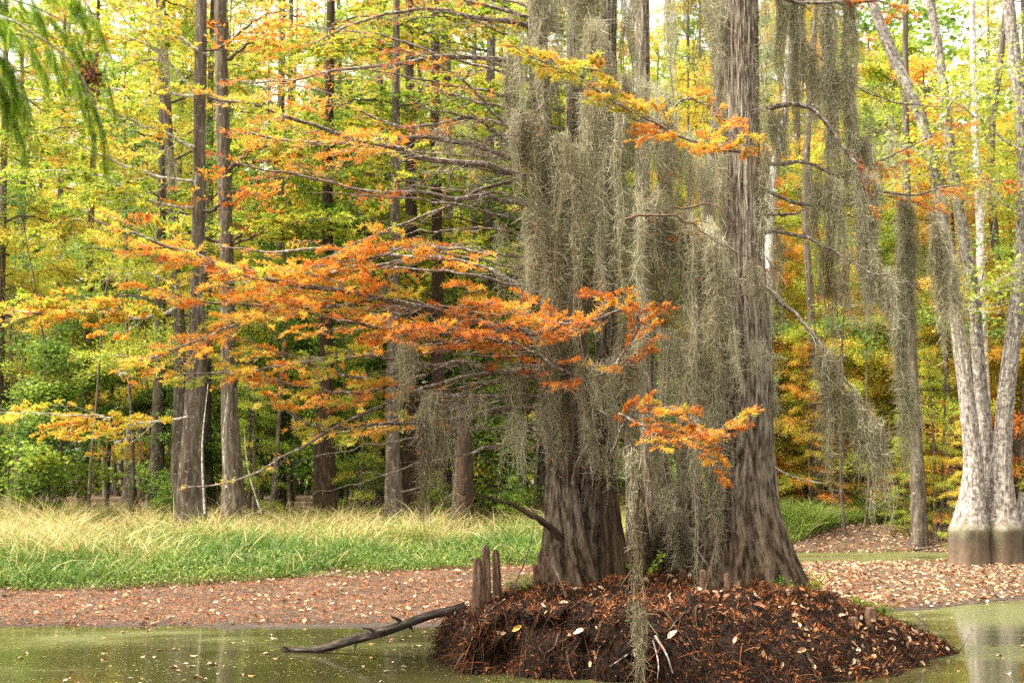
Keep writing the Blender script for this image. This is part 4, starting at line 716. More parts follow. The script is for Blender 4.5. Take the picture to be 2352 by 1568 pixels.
# bark hugging moss on stems
def hug(pts, Y, Lp, n_, **k): return mpx(pts, Y, Lp, n_, **k)
HG = 'moss clinging down the trunks'
for k, (pts, Y, Lp, n_, lab) in enumerate([
 ([(1652, -60), (1652, 120), (1656, 300)], 21.1, 90, 150, 'moss fringe down the upper left edge of the straight cypress'),
 ([(1752, -60), (1755, 150), (1757, 380)], 21.1, 90, 210, 'moss fringe down the upper right edge of the straight cypress'),
 ([(1748, 330), (1753, 420), (1758, 520)], 21.1, 110, 150, 'thick moss beard halfway down the right edge of the straight cypress'),
 ([(1762, 560), (1768, 760), (1776, 1000)], 21.2, 60, 130, 'thin moss line down the lower right edge of the straight cypress'),
 ([(1656, 330), (1654, 480), (1650, 600)], 21.0, 90, 130, 'moss patch on the left edge of the straight cypress above the curtain'),
 ([(1625, 900), (1640, 1050), (1650, 1150)], 20.7, 110, 240, 'moss on the left flank of the straight cypress near its flare'),
 ([(1290, 520), (1282, 760), (1290, 960)], 20.5, 140, 360, 'moss sleeve on the leftmost stem of the fluted cypress'),
 ([(1395, 120), (1400, 350), (1400, 560)], 20.9, 120, 300, 'moss sleeve on the dark middle stem of the fluted cypress'),
 ([(1478, 200), (1480, 420), (1482, 640)], 22.3, 110, 260, 'moss sleeve on the upper trunk of the dark cypress'),
 ([(1520, 1100), (1560, 1180), (1580, 1230)], 22.2, 120, 240, 'moss tatters low on the dark leaning trunk'),
 ([(1180, 60), (1172, 150), (1180, 260)], 20.8, 120, 220, 'moss hank beside the curtain edge above the long boughs')]):
    hug(pts, Y, Lp, int(n_*.8), spread=.05, r=.55, seed=600+k, label=lab, sd=.3, lockgap=.05)
single = [ # pts, Y, Lpx, n, label, kw
 ([(1452, 1130), (1462, 1140), (1474, 1150)], 18.9, 330, 55, 'long moss rope reaching down in front of the root mound', dict(sd=.05, spread=.010, curl=.6, r=.22, lockgap=.03, tend=9)),
 ([(1462, 1380), (1466, 1390), (1470, 1390)], 18.3, 185, 45, 'brown tail of moss touching the pond at the foot of the mound', dict(sd=.12, spread=.015, r=.3)),
 ([(1450, 1030), (1465, 1040), (1480, 1040)], 19.0, 140, 50, 'upper hank of the long moss rope over the mound', dict(sd=.2, spread=.03, curl=.7, r=.3)),
 ([(905, 790), (930, 795), (960, 805)], 19.6, 110, 130, 'upper bunch of the moss pendant on the long bough', dict(sd=.3, spread=.06)),
 ([(950, 900), (980, 905), (1020, 915)], 19.8, 120, 120, 'wide lower bunch of the moss pendant on the long bough', dict(sd=.3, spread=.06)),
 ([(970, 960), (978, 965), (986, 960)], 19.7, 250, 70, 'thin dark moss tail hanging down to the green grass', dict(sd=.10, spread=.012, r=.2)),
 ([(1040, 905), (1080, 905), (1120, 910)], 20.6, 120, 50, 'loose moss wisps right of the moss pendant', dict(sd=.5)),
 ([(1160, 960), (1190, 955), (1230, 960)], 20.6, 140, 70, 'ragged moss over the broken snag', dict(sd=.5)),
 ([(1140, 500), (1180, 560), (1200, 600)], 21.5, 120, 60, 'thin moss wisps behind the long boughs', dict(sd=.5)),
 ([(1080, 320), (1130, 345), (1180, 370)], 21.2, 90, 90, 'short moss beard under the upper long bough', dict(sd=.5)),
 ([(1005, 280), (1040, 275), (1080, 280)], 21.2, 110, 70, 'short moss beard on the highest forked bough', dict(sd=.5)),
 # right hand side
 ([(1775, -60), (1790, -50), (1800, -50)], 21.8, 330, 120, 'slender moss hank next to the straight cypress', dict(sd=.25)),
 ([(1815, -60), (1830, -40), (1850, -60)], 22.0, 330, 240, 'twin moss hank second from the straight cypress', dict(sd=.3)),
 ([(1840, 60), (1868, 130), (1880, 180)], 22.3, 150, 160, 'moss hank on the slanting high branch', dict(sd=.3)),
 ([(1897, -40), (1935, -50), (1965, -40)], 21.9, 320, 460, 'broad pointed moss column at the top beyond the straight cypress', dict(sd=.22, spread=.08)),
 ([(1900, 150), (1945, 160), (1972, 170)], 21.9, 260, 380, 'middle length of the broad moss column', dict(sd=.25, spread=.07)),
 ([(1925, 300), (1970, 310), (1995, 350)], 21.9, 240, 340, 'moss under the bend of the mossy bough', dict(sd=.3, spread=.06)),
 ([(1965, 380), (1990, 400), (2010, 420)], 21.6, 270, 320, 'long moss tress hanging from the bend of the mossy bough', dict(sd=.25)),
 ([(1990, 240), (2010, 300), (2030, 340)], 22.2, 60, 60, 'thin moss string stretched off the mossy bough', dict(sd=.5)),
 ([(1880, 400), (1900, 410), (1930, 420)], 21.6, 260, 170, 'moss tress hanging beside the straight cypress at mid height', dict(sd=.3)),
 ([(1780, 250), (1790, 255), (1810, 250)], 21.6, 220, 110, 'thin moss strands below the bare branch stub', dict(sd=.4)),
 ([(1850, 380), (1865, 385), (1880, 390)], 21.8, 250, 90, 'narrow moss strands between two tresses', dict(sd=.4)),
 ([(2050, 450), (2075, 455), (2100, 470)], 22.6, 260, 300, 'thick moss tress on the bough tip before the far bank', dict(sd=.25)),
 ([(2055, 640), (2072, 680), (2085, 700)], 22.6, 230, 240, 'lower half of the thick moss tress before the far bank', dict(sd=.25)),
 ([(2070, 850), (2088, 870), (2100, 880)], 22.6, 170, 130, 'trailing end of the thick moss tress', dict(sd=.25)),
 ([(2120, 470), (2150, 500), (2175, 560)], 24, 200, 240, 'moss swag crossing in front of the pale forked trunks', dict(sd=.3, r=.4)),
 ([(2160, 560), (2190, 600), (2215, 640)], 25, 170, 190, 'lower moss swag against the pale forked trunks', dict(sd=.3)),
 ([(2000, 600), (2030, 620), (2055, 650)], 21.6, 130, 170, 'moss fringe on the bough above the drooping branch', dict(sd=.3)),
 ([(1870, 770), (1885, 782), (1900, 805)], 20.9, 210, 150, 'moss fan at the top of the drooping branch', dict(sd=.35, r=.35)),
 ([(1900, 810), (1950, 880), (1990, 940)], 20.9, 150, 230, 'moss fan along the middle of the drooping branch', dict(sd=.4, r=.38)),
 ([(1990, 940), (2020, 985), (2048, 1050)], 20.8, 130, 200, 'moss beard at the tip of the drooping branch', dict(sd=.3)),
 ([(1930, 575), (1940, 580), (1950, 600)], 21.2, 150, 60, 'lone dark moss thread below the arched bough', dict(sd=.3, r=.3)),
 ([(1880, 560), (1890, 560), (1905, 575)], 21.4, 170, 50, 'pair of thin moss threads below the arched bough', dict(sd=.3, r=.3)),
 ([(1780, 520), (1790, 530), (1800, 540)], 21.9, 130, 60, 'faint moss wisps beside the slim trunk', dict(sd=.4)),
 ([(2010, 200), (2060, 340), (2120, 420)], 23, 40, 80, 'scattered moss tufts on the rust leaved branch', dict(sd=.6)),
 ([(2140, 445), (2200, 430), (2260, 425)], 22.6, 90, 60, 'small moss tufts on the far orange bough', dict(sd=.6)),
 # far left
 ([(372, 20), (380, 80), (388, 150)], 45, 60, 60, 'far moss on the thin trunk behind the paired cypresses', dict(sd=.4, w_=.006)),
 ([(385, 330), (395, 360), (405, 380)], 45, 70, 60, 'far moss hank between the thin trunk and the pale bough', dict(sd=.4, w_=.006))]
for k, (pts, Y, Lp, n_, lab, kw) in enumerate(single): mpx(pts, Y, Lp, int(n_*.75), seed=700+k, label=lab, **kw)

# ------------------------------------------------------------------ distinct trees beyond the pond
def ftree(name, label, pts, Y, wid, boughs=(), mat=None, sides=32, flute=.25, cat='tree', seed=1, base_z=None, ridge=.012, rfreq=5, **k):
    u, v = pts[0]; p = P(u, v, Y); e = empty(name, (p[0], Y, float(gz(p[0], Y))), label=label, cat=cat); l0 = np.array(e.location)
    g = Geo(); bz = float(gz(p[0], Y))-.3; trunk(g, pts, Y, wid, sides, .12, flute, 6, 1.3, ridge, seed, rfreq=rfreq, base=bz)
    g.V = [v_-l0 for v_ in g.V]; g.obj('trunk', mat or M_bgbark, parent=e, smooth=True)
    for q, (bp_, Yr, rp, o) in enumerate(boughs):
        o = dict(o); wd_ = o.pop('wood', None); bough(e, bp_, Yr, rp, loc=l0, seed=seed*50+q, wood=M_pale if wd_ == 'pale' else M_bgbark, **dict(dict(leaf=.16, lw=.028, jitter=.06, tw=6), **o))
    return e
fb = lambda **k: dict(dict(sub=16, sublen=1.9, dens=26, rm=.34, rsd=.07), **k)
ftree('bald_cypress', 'taller lichened trunk of the two paired cypresses standing in the grass', [(438, 1185), (440, 1080), (444, 950), (450, 780), (455, 600), (457, 450), (458, 300), (460, 150), (462, 0), (466, -400)], 46, [70, 56, 44, 36, 31, 29, 28, 28, 27, 16],
 [([(470, 230), (400, 160), (330, 90), (260, 20)], (46, 44), 4, fb(rm=.38, wood='pale', dens=14)), ([(475, 130), (420, 90), (360, 30), (300, -30)], (46, 45), 5, fb(rm=.40, wood='pale', dens=14)),
  ([(455, 350), (390, 310), (330, 290), (270, 262), (150, 225)], (46, 43), 5, fb(rm=.42, wood='pale', dens=18)), ([(450, 222), (330, 212), (210, 208), (60, 207)], (46, 42), 4, fb(rm=.32, wood='pale', dens=22)),
  ([(460, 490), (500, 475), (540, 440), (600, 445)], (46, 45), 5, fb(rm=.75, dens=10)), ([(455, 420), (330, 395), (220, 350), (90, 305)], (46, 44), 4, fb(rm=.33, wood='pale', dens=24)),
  ([(450, 480), (350, 465), (200, 395), (0, 402)], (46, 42), 4, fb(rm=.28, wood='pale', dens=30)), ([(460, 120), (520, 100), (600, 40), (680, 20)], (46, 45), 4, fb(rm=.6, dens=10)),
  ([(440, 690), (330, 730), (230, 712), (120, 718), (30, 715)], (46, 43), 4, fb(rm=.50, rsd=.08, wood='pale', dens=40, sublen=2.2)), ([(440, 700), (360, 690), (270, 680), (160, 690), (80, 680)], (45, 42), 3, fb(rm=.46, dens=34)), ([(430, 960), (330, 970), (230, 955), (120, 950), (0, 945)], (45, 42), 3, fb(rm=.44, wood='pale', dens=38, sub=20)),
  ([(440, 700), (380, 645), (320, 625), (240, 640)], (46, 44), 3, fb(rm=.30, wood='pale', dens=20))], seed=3)
ftree('bald_cypress', 'darker vine hung trunk of the two paired cypresses standing in the grass', [(536, 1185), (534, 1080), (528, 950), (524, 780), (521, 600), (516, 450), (512, 300), (508, 150), (506, 0), (504, -400)], 49, [60, 46, 38, 34, 31, 30, 30, 29, 28, 18],
 [([(525, 390), (570, 350), (620, 330), (700, 300)], (49, 48), 6, fb(rm=.4, dens=14)), ([(530, 560), (570, 520), (610, 510)], (49, 48), 4, fb(rm=.33, dens=12)), ([(520, 140), (580, 90), (610, 40), (615, 0)], (49, 48), 5, fb(rm=.5, dens=10)),
  ([(500, 560), (420, 520), (300, 425), (230, 460)], (49, 47), 5, fb(rm=.28, dens=24)), ([(530, 560), (650, 520), (760, 500)], (49, 47), 4, fb(rm=.35, dens=30)), ([(520, 380), (640, 370), (760, 390)], (49, 48), 4, fb(rm=.34, dens=30))], seed=4)
ftree('slender_cypress', 'thin trunk half hidden behind the paired cypresses', [(412, 1180), (415, 900), (410, 700), (400, 540), (390, 380), (382, 230), (374, 80), (368, -50), (362, -300)], 54, [48, 32, 24, 22, 21, 20, 20, 18, 10],
 [([(385, 330), (300, 300), (180, 290), (60, 300)], (54, 52), 3, fb(rm=.30, dens=40, sublen=2.4)), ([(380, 120), (280, 90), (160, 100), (60, 60)], (54, 52), 3, fb(rm=.40, dens=40, sublen=2.4)), ([(400, 470), (320, 430), (250, 440), (130, 520)], (54, 52), 3, fb(rm=.27, dens=40, sublen=2.4)),
  ([(400, 200), (500, 150), (620, 170)], (54, 53), 3, fb(rm=.42, dens=30, sublen=2.4))], seed=5)
for k, (nm, lab, pts, Y, wid, mt) in enumerate([
 ('bald_cypress', 'broad shadowed trunk under the yellow tip of the long boughs', [(748, 1160), (745, 1050), (748, 950), (750, 750), (752, 500), (756, 250), (760, 0), (764, -300)], 52, [58, 46, 38, 30, 24, 20, 18, 10], M_darkbark),
 ('bald_cypress', 'reddish brown trunk behind the grass right of the broad shadowed one', [(905, 1160), (903, 1050), (900, 900), (905, 700), (908, 400), (910, 100), (912, -200)], 50, [46, 34, 28, 24, 20, 16, 10], None),
 ('bald_cypress', 'thick dark trunk behind the moss tail', [(950, 1150), (950, 1050), (948, 950), (945, 750), (945, 500), (942, 250), (940, -150)], 55, [66, 52, 38, 30, 26, 22, 12], M_darkbark),
 ('bald_cypress', 'grey trunk just right of the moss tail', [(1003, 1150), (1003, 1020), (1005, 900), (1005, 600), (1000, 300), (1000, -100)], 53, [46, 36, 30, 26, 22, 14], M_darkbark),
 ('broken_trunk', 'reddish broken trunk with a bare side arm behind the tall grass', [(1062, 1165), (1064, 1080), (1066, 1010), (1062, 960), (1055, 930)], 47, [52, 42, 36, 26, 8], M_bark),
 ('bald_cypress', 'leaning trunk with a split base beside the darker paired cypress', [(560, 1180), (545, 1100), (530, 1000), (528, 900), (530, 700)], 50.5, [30, 26, 24, 20, 12], None),
 ('bald_cypress', 'tall straight trunk behind the middle of the long boughs', [(1030, 1150), (1030, 900), (1030, 600), (1028, 300), (1025, 0), (1025, -200)], 60, [44, 30, 24, 20, 18, 14], None),
 ('bald_cypress', 'slim dark trunk behind the seams of the long boughs', [(870, 1150), (868, 900), (870, 600), (872, 300), (870, 0), (870, -200)], 63, [34, 24, 20, 17, 14, 12], None),
 ('bald_cypress', 'slim trunk between the orange sprays and the paired cypresses', [(640, 1150), (640, 900), (642, 600), (645, 300), (648, 0), (650, -200)], 62, [36, 26, 20, 17, 14, 12], None),
 ('bald_cypress', 'trunk rising behind the moss curtain edge', [(1118, 1150), (1118, 900), (1120, 600), (1124, 300), (1130, 0), (1130, -200)], 58, [46, 32, 26, 22, 18, 14], None),
 ('slim_tree', 'slim trunk hugging the right side of the straight cypress', [(1762, 1250), (1762, 1000), (1762, 800), (1764, 650), (1768, 530), (1776, 400), (1800, 280), (1812, 120), (1822, -100)], 26, [24, 18, 18, 18, 18, 17, 16, 14, 10], M_pale),
 ('slim_tree', 'brown trunk behind the trailing moss tress on the far bank', [(2110, 1160), (2104, 1000), (2098, 900), (2090, 700), (2085, 500), (2080, 300), (2080, -100)], 52, [36, 26, 24, 20, 18, 16, 10], None),
 ('slim_tree', 'whitish slim trunk among the yellow leaves at the top', [(2270, 1120), (2262, 900), (2255, 700), (2250, 500), (2240, 300), (2235, 120), (2232, -100)], 56, [30, 24, 20, 18, 16, 14, 8], M_pale),
 ('slim_tree', 'slim grey trunk leaning beside the whitish one', [(2330, 1120), (2320, 900), (2300, 700), (2280, 480), (2278, 300), (2300, 120), (2320, -100)], 58, [30, 24, 20, 18, 16, 14, 8], None),
 ('slim_tree', 'grey forked trunk behind the highest moss column', [(1880, 1150), (1870, 900), (1862, 700), (1850, 500), (1856, 300), (1868, 120), (1880, -100)], 57.5, [26, 20, 16, 15, 14, 13, 8], None)]):
    b_ = []
    if nm == 'broken_trunk': mt = M_darkbark; b_ = [([(1070, 1050), (1100, 1030), (1140, 1025), (1180, 1000)], (47, 47.5), 6, dict(sub=3, sublen=.6, dens=0, foliage=False))]
    elif wid[0] > 40: b_ = [([(pts[2][0], v_), (pts[2][0]+s_*90, v_-22), (pts[2][0]+s_*210, v_-8)], (Y, Y-1.5), 3, fb(rm=.31+.05*math.sin(v_), dens=34, sublen=2.2)) for v_, s_ in ((250, 1), (330, -1), (420, 1), (520, -1), (600, 1), (680, -1), (120, -1), (60, 1))]
    ftree(nm, lab, pts, Y, wid, b_, mat=mt, seed=20+k)

# ------------------------------------------------------------------ tupelo with three pale stems on the leafy point
Tp = empty('tupelo_tree', (float(P(2262, 1290, 41.5)[0]), 41.5, .05), label='pale lichened tupelo with three stems on one swollen water marked base', cat='tree'); lt = np.array(Tp.location)
m, t, n, l, b = newmat('tupelo_bark'); a_ = n.new('ShaderNodeAttribute'); a_.attribute_name = 'tc'; x = noise(n, l, a_.outputs['Vector'], 24, 8, .75)
g_ = n.new('ShaderNodeNewGeometry'); y = noise(n, l, g_.outputs['Position'], 9, 6, .75)
r_ = ramp(n, [(.41, (.05, .036, .028)), (.47, (.15, .12, .10)), (.53, (.30, .265, .23)), (.60, (.56, .53, .47))]); mm = n.new('ShaderNodeMath'); mm.operation = 'MULTIPLY_ADD'; mm.inputs[1].default_value = .5; l.new(y.outputs['Fac'], mm.inputs[0]); m2 = n.new('ShaderNodeMath'); m2.operation = 'MULTIPLY'; m2.inputs[1].default_value = .5; l.new(x.outputs['Fac'], m2.inputs[0]); l.new(m2.outputs[0], mm.inputs[2]); l.new(mm.outputs[0], r_.inputs[0])
sp = n.new('ShaderNodeSeparateXYZ'); l.new(g_.outputs['Position'], sp.inputs[0]); z1 = n.new('ShaderNodeMath'); z1.operation = 'MULTIPLY_ADD'; z1.inputs[1].default_value = 1.5; y2 = noise(n, l, g_.outputs['Position'], 2.2, 6, .75); l.new(y2.outputs['Fac'], z1.inputs[0]); l.new(sp.outputs['Z'], z1.inputs[2])
rz = ramp(n, [(.0, (.13, .085, .055)), (.3, (.19, .13, .085)), (.6, (.12, .08, .05)), (.8, (.09, .065, .042)), (.88, (.09, .075, .04)), (1.0, (.14, .12, .07))]); mr = n.new('ShaderNodeMapRange'); mr.inputs['From Min'].default_value = 0; mr.inputs['From Max'].default_value = 1.88; l.new(z1.outputs[0], mr.inputs['Value']); l.new(mr.outputs[0], rz.inputs[0])
gt = n.new('ShaderNodeMapRange'); gt.inputs['From Min'].default_value = 1.82; gt.inputs['From Max'].default_value = 2.2; l.new(z1.outputs[0], gt.inputs['Value']); mx = n.new('ShaderNodeMix'); mx.data_type = 'RGBA'; l.new(gt.outputs[0], mx.inputs['Factor']); l.new(rz.outputs[0], mx.inputs['A']); l.new(r_.outputs[0], mx.inputs['B']); l.new(mx.outputs['Result'], b.inputs['Base Color']); b.inputs['Roughness'].default_value = .9
bp = n.new('ShaderNodeBump'); bp.inputs['Strength'].default_value = .7; bp.inputs['Distance'].default_value = .03; l.new(x.outputs['Fac'], bp.inputs['Height']); l.new(bp.outputs[0], b.inputs['Normal'])
M_tup = m
def tstem(pts, Y, wid, seed, flute=.22, name='stem', nfl=5):
    g = Geo(); trunk(g, pts, Y, wid, 56, .07, flute, nfl, .8, .012, seed, rfreq=7); g.V = [v-lt for v in g.V]; return g.obj(name, M_tup, parent=Tp, smooth=True)
tstem([(2224, 1305), (2224, 1240), (2226, 1215), (2228, 1195), (2232, 1150), (2236, 1090), (2234, 1040), (2226, 960), (2214, 860), (2200, 760), (2186, 640), (2168, 520), (2146, 390), (2118, 280), (2080, 190), (2040, 100), (2005, 10), (1960, -120), (1930, -260)], 41.3, [88, 88, 92, 78, 60, 46, 40, 36, 33, 31, 29, 28, 28, 27, 28, 27, 24, 18, 10], 31)
tstem([(2296, 1308), (2296, 1240), (2298, 1215), (2300, 1190), (2300, 1140), (2300, 1080), (2304, 1000), (2312, 900), (2326, 780), (2340, 660), (2350, 540), (2352, 400), (2344, 260), (2330, 130), (2316, 0), (2300, -200)], 41.6, [96, 96, 98, 80, 60, 48, 41, 38, 36, 34, 32, 30, 30, 28, 25, 14], 32)
tstem([(2262, 1200), (2262, 1120), (2264, 1040), (2260, 960), (2252, 880), (2244, 780), (2238, 680), (2224, 600), (2206, 500), (2190, 400), (2178, 300), (2166, 190), (2150, 80), (2132, -30), (2110, -200)], 42.2, [70, 50, 34, 31, 29, 28, 27, 26, 25, 24, 22, 21, 20, 18, 10], 33)
tstem([(2340, 1306), (2342, 1240), (2344, 1210), (2350, 1170), (2350, 1130)], 42.2, [66, 66, 64, 36, 16], 34)
tstem([(2255, 1306), (2256, 1240), (2258, 1205), (2262, 1150), (2266, 1090)], 42.0, [96, 92, 84, 60, 30], 35)
for k, (bp_, rp) in enumerate([([(2190, 430), (2120, 360), (2060, 330)], 3), ([(2345, 350), (2280, 300), (2220, 250), (2150, 200)], 4), ([(2140, 300), (2220, 200), (2300, 150)], 4), ([(2345, 500), (2260, 420), (2200, 330)], 3), ([(2200, 740), (2270, 660), (2330, 620)], 3)]):
    bb = bough(Tp, bp_, (41.5, 40), rp, sub=12, sublen=1.5, dens=0, foliage=False, loc=lt, seed=900+k, wood=M_pale, jitter=.06)
    rs = np.random.default_rng(k); f = Geo(); n_ = 520; base = spline(np.array([P(u, v, 41) for u, v in bp_]), 20)-lt; p = base[rs.integers(4, 20, n_)]+rs.normal(0, 1, (n_, 3))*[.7, .7, .35]
    roundleaves(f, p, unit(up+.5*rs.normal(size=(n_, 3))), rs.normal(size=(n_, 3)), rs.uniform(.09, .17, n_), np.clip(rs.normal(.72, .08, n_), 0, .9)); f.obj('foliage', M_broad, parent=bb)
# golden shrubs by the tupelo
for k, (u, v, Y, s_, key, lab) in enumerate([(2150, 1180, 53.0, .30, 'low_gold', 'small golden cypress behind the tupelo on the far bank'), (2080, 1190, 54.5, .24, 'low_green', 'low bushy green cypress before the golden one'), (2230, 1180, 50.5, .22, 'low_gold', 'small golden cypress tucked beside the tupelo base'),
    (1860, 1160, 57, .34, 'low_orange', 'small orange cypress over the tussock grass')]):
    p = P(u, v, Y); plant(key, p[0], Y, s_*1.3, label=lab, group='small cypresses on the far bank')

# ------------------------------------------------------------------ knees, log, sticks
def knee(u, v, Y, h, r, label, group='cypress knees on the mound', lean=(0, 0), seed=1, mat=None):
    p = P(u, v, Y); z0 = mtop(p[0], Y)-.12 if (-1 < p[0] < 7 and Y > 18) else -.2; K = 34; s = 1-(1-np.linspace(0, 1, K))**2.2
    C = np.stack([p[0]+lean[0]*s, Y+lean[1]*s, z0+(h+.12)*s], -1); rad = r*1.0*(1.25-.38*s)*np.sqrt(np.clip(1-s**34, .02, 1)); th = np.arange(28)/28*2*np.pi
    prof = 1+.14*np.cos(3*th+seed)[None]+.14*vn(np.stack(np.broadcast_arrays(np.cos(th)[None]*3+seed, np.sin(th)[None]*3, s[:, None]*h*3), -1))
    g = Geo(); tubes(g, C[None], rad[None], 28, prof=prof[None], stretch=.2); n0 = g.n; V = g.V[0]; top = V[-28:].mean(0)+[0, 0, r*.1]
    g.add(np.vstack([V[-28:], top]), [[i, (i+1) % 28, 28] for i in range(28)], None, np.vstack([g.T[0][-28:], g.T[0][-1]]))
    tag(g.obj('cypress_knee', mat or M_knee, smooth=True, loc=np.array([p[0], Y, z0])), label, 'cypress knee', group)
M_knee = barkmat('knee_bark', [(.3, (.03, .016, .010)), (.5, (.11, .062, .040)), (.7, (.25, .17, .125)), (.85, (.38, .28, .22))], 30, None, bump=.8, dist=.01)
knee(1095, 1375, 20.2, .74, .058, 'left one of the three tall clustered knees on the mound edge', lean=(.02, 0), seed=1)
knee(1118, 1360, 20.35, .80, .062, 'tallest middle one of the three clustered knees', lean=(-.01, 0), seed=2)
knee(1143, 1360, 20.5, .70, .056, 'right one of the three tall clustered knees', lean=(-.03, 0), seed=3)
for k, (u, v, Y, h, r, lab) in enumerate([(1178, 1370, 20.4, .12, .05, 'small rounded knee beside the three tall ones'), (1240, 1340, 21.3, .60, .05, 'slim knee standing against the fluted cypress'), (1232, 1340, 21.0, .38, .05, 'middle knee of the row by the fluted cypress'), (1255, 1340, 20.8, .42, .055, 'stout knee of the row by the fluted cypress'),
    (1616, 1440, 19.9, .42, .045, 'mossy knee on the front slope below the straight cypress'), (1672, 1470, 19.4, .30, .04, 'short dark knee low on the front slope'), (1880, 1440, 20.3, .10, .05, 'low knee bump on the right slope'), (1940, 1470, 20.2, .16, .04, 'thin knee on the right slope'), (2000, 1500, 19.9, .14, .07, 'broad dark knee near the tail of the mound'), (1962, 1510, 19.6, .13, .06, 'rounded dark knee near the tail of the mound'),
    (1570, 1350, 21.6, .26, .06, 'knee between the dark trunk and the straight cypress')]): knee(u, v, Y, h, r, lab, seed=10+k)
C = spline(np.array([P(u, v, y) for u, v, y in [(1070, 1392, 20.5), (1035, 1403, 20.5), (980, 1416, 20.6), (920, 1437, 20.8), (850, 1457, 21.0), (800, 1472, 21.2), (740, 1489, 21.4), (690, 1493, 21.5), (645, 1489, 21.6)]]), 70)
M_log = barkmat('log_wood', [(.3, (.006, .005, .004)), (.52, (.03, .022, .018)), (.66, (.09, .07, .058)), (.8, (.24, .20, .17))], 34, None, bump=1, dist=.012)
Lg = empty('sunken_log', tuple(C[20]), label='charred grey dead log slanting off the mound into the pond', cat='log'); ll = np.array(Lg.location)
s = np.linspace(0, 1, 70); th = np.arange(22)/22*2*np.pi; prof = 1+.22*vn(np.stack(np.broadcast_arrays(np.cos(th)[None]*1.6, np.sin(th)[None]*1.6, s[:, None]*7), -1))+.10*vn(np.stack(np.broadcast_arrays(np.cos(th)[None]*6, np.sin(th)[None]*6, s[:, None]*9), -1))
g = Geo(); rad = np.interp(s, [0, .35, .5, .75, .97, 1], [.06, .066, .075, .055, .04, .012]); tubes(g, (C-ll)[None], rad[None], 22, prof=prof[None], stretch=.12); g.obj('stem', M_log, parent=Lg, smooth=True)
for u0, v0, u1, v1, y, r in [(925, 1432, 898, 1411, 20.8, .035), (862, 1450, 830, 1438, 20.9, .022), (820, 1470, 813, 1492, 21.1, .028), (880, 1452, 868, 1462, 20.9, .03), (940, 1440, 950, 1448, 20.8, .025), (660, 1490, 648, 1482, 21.5, .02)]:
    a_, b_ = P(u0, v0, y)-ll, P(u1, v1, y-.03)-ll; g = Geo(); tubes(g, np.array([[a_*(1-q)+b_*q+[0, 0, .012*math.sin(q*5)] for q in np.linspace(0, 1, 7)]]), np.linspace(r, r*.25, 7)[None], 8); g.obj('snag', M_log, parent=Lg, smooth=True)
def stick(pts, Y, r, label, mat=None, name='dead_twig', r2=.3):
    Ys = np.broadcast_to(np.asarray(Y, float), (len(pts),)); C = spline(np.array([P(u, v, y) for (u, v), y in zip(pts, Ys)]), 16); l0 = C[0]
    g = Geo(); tubes(g, (C-l0)[None], (r*np.linspace(1, r2, 16))[None], 6); o = g.obj(name, mat or M_twig, smooth=True); o.location = l0; tag(o, label, 'stick' if name == 'dead_twig' else 'sapling')
stick([(1065, 1500), (1052, 1520), (1040, 1545)], [19.0, 18.9, 18.9], .022, 'crooked dark root stub dipping into the pond at the mound corner', M_darkbark)
stick([(1505, 1460), (1530, 1500), (1545, 1545)], [18.3, 18.0, 17.9], .022, 'pale bent root hanging down the mound face', M_branch)
stick([(1500, 1470), (1512, 1520), (1510, 1560)], [18.3, 18.1, 18.0], .012, 'thin pale root beside the bent one', M_branch)
stick([(1460, 1490), (1400, 1530)], [18.5, 18.3], .014, 'short slanting root low on the mound face', M_branch)
stick([(1640, 1170), (1646, 1240), (1625, 1330), (1605, 1430)], [20.5, 20.2, 19.9, 19.5], .012, 'thin dead stem leaning against the straight cypress', M_twig)
stick([(1180, 1350), (1215, 1260), (1232, 1170)], [20.2, 20.4, 20.5], .014, 'long thin stick propped by the fluted cypress', M_twig)
stick([(1270, 1300), (1285, 1330), (1300, 1372)], [20.1, 20, 19.9], .012, 'pale stick lying against the fluted base', M_branch)
stick([(1160, 1375), (1130, 1395), (1100, 1420)], [20.0, 19.8, 19.6], .010, 'pale twig below the three knees', M_branch)
stick([(1935, 1540), (1945, 1570)], [18.6, 18.4], .010, 'small white twig at the waterline', M_pale)
stick([(2105, 1415), (2125, 1432), (2147, 1446)], [24.5, 24, 23.6], .010, 'dark twig floating right of the mound', M_darkbark)
stick([(2200, 1500), (2215, 1478), (2228, 1455)], [21.0, 21.0, 21.1], .008, 'dark twig poking out of the duckweed', M_darkbark)
stick([(437, 1496), (438, 1478), (438, 1470)], [21.4, 21.4, 21.4], .008, 'lone twig standing in the open water', M_darkbark)
stick([(2100, 1262), (2150, 1255), (2190, 1245)], [44.5, 44.8, 45], .05, 'fallen branch on the far bank beside the tupelo', M_bgbark)
stick([(1080, 1180), (1000, 1120), (920, 1130)][::-1], [44, 45, 46], .03, 'arched dead branch in the tall grass', M_bgbark)
stick([(1765, 1065), (1810, 1090), (1860, 1105), (1900, 1110)], [22, 22.4, 22.8, 23], .022, 'bleached dead branch behind the straight cypress', M_pale)
for k, (u0, v0, u1, v1, Y, r, lb_) in enumerate([(470, 1180, 478, 880, 43, .035, 'thin pale sapling stem crossing the taller paired cypress'), (520, 1120, 524, 900, 45, .04, 'thin pale stem in front of the darker paired cypress'), (600, 1180, 560, 980, 47, .03, 'thin leaning stem right of the paired cypresses')]):
    stick([(u0, v0), ((u0+u1)/2-10, (v0+v1)/2), (u1, v1)], Y, r, lb_, M_pale, 'bare_sapling')
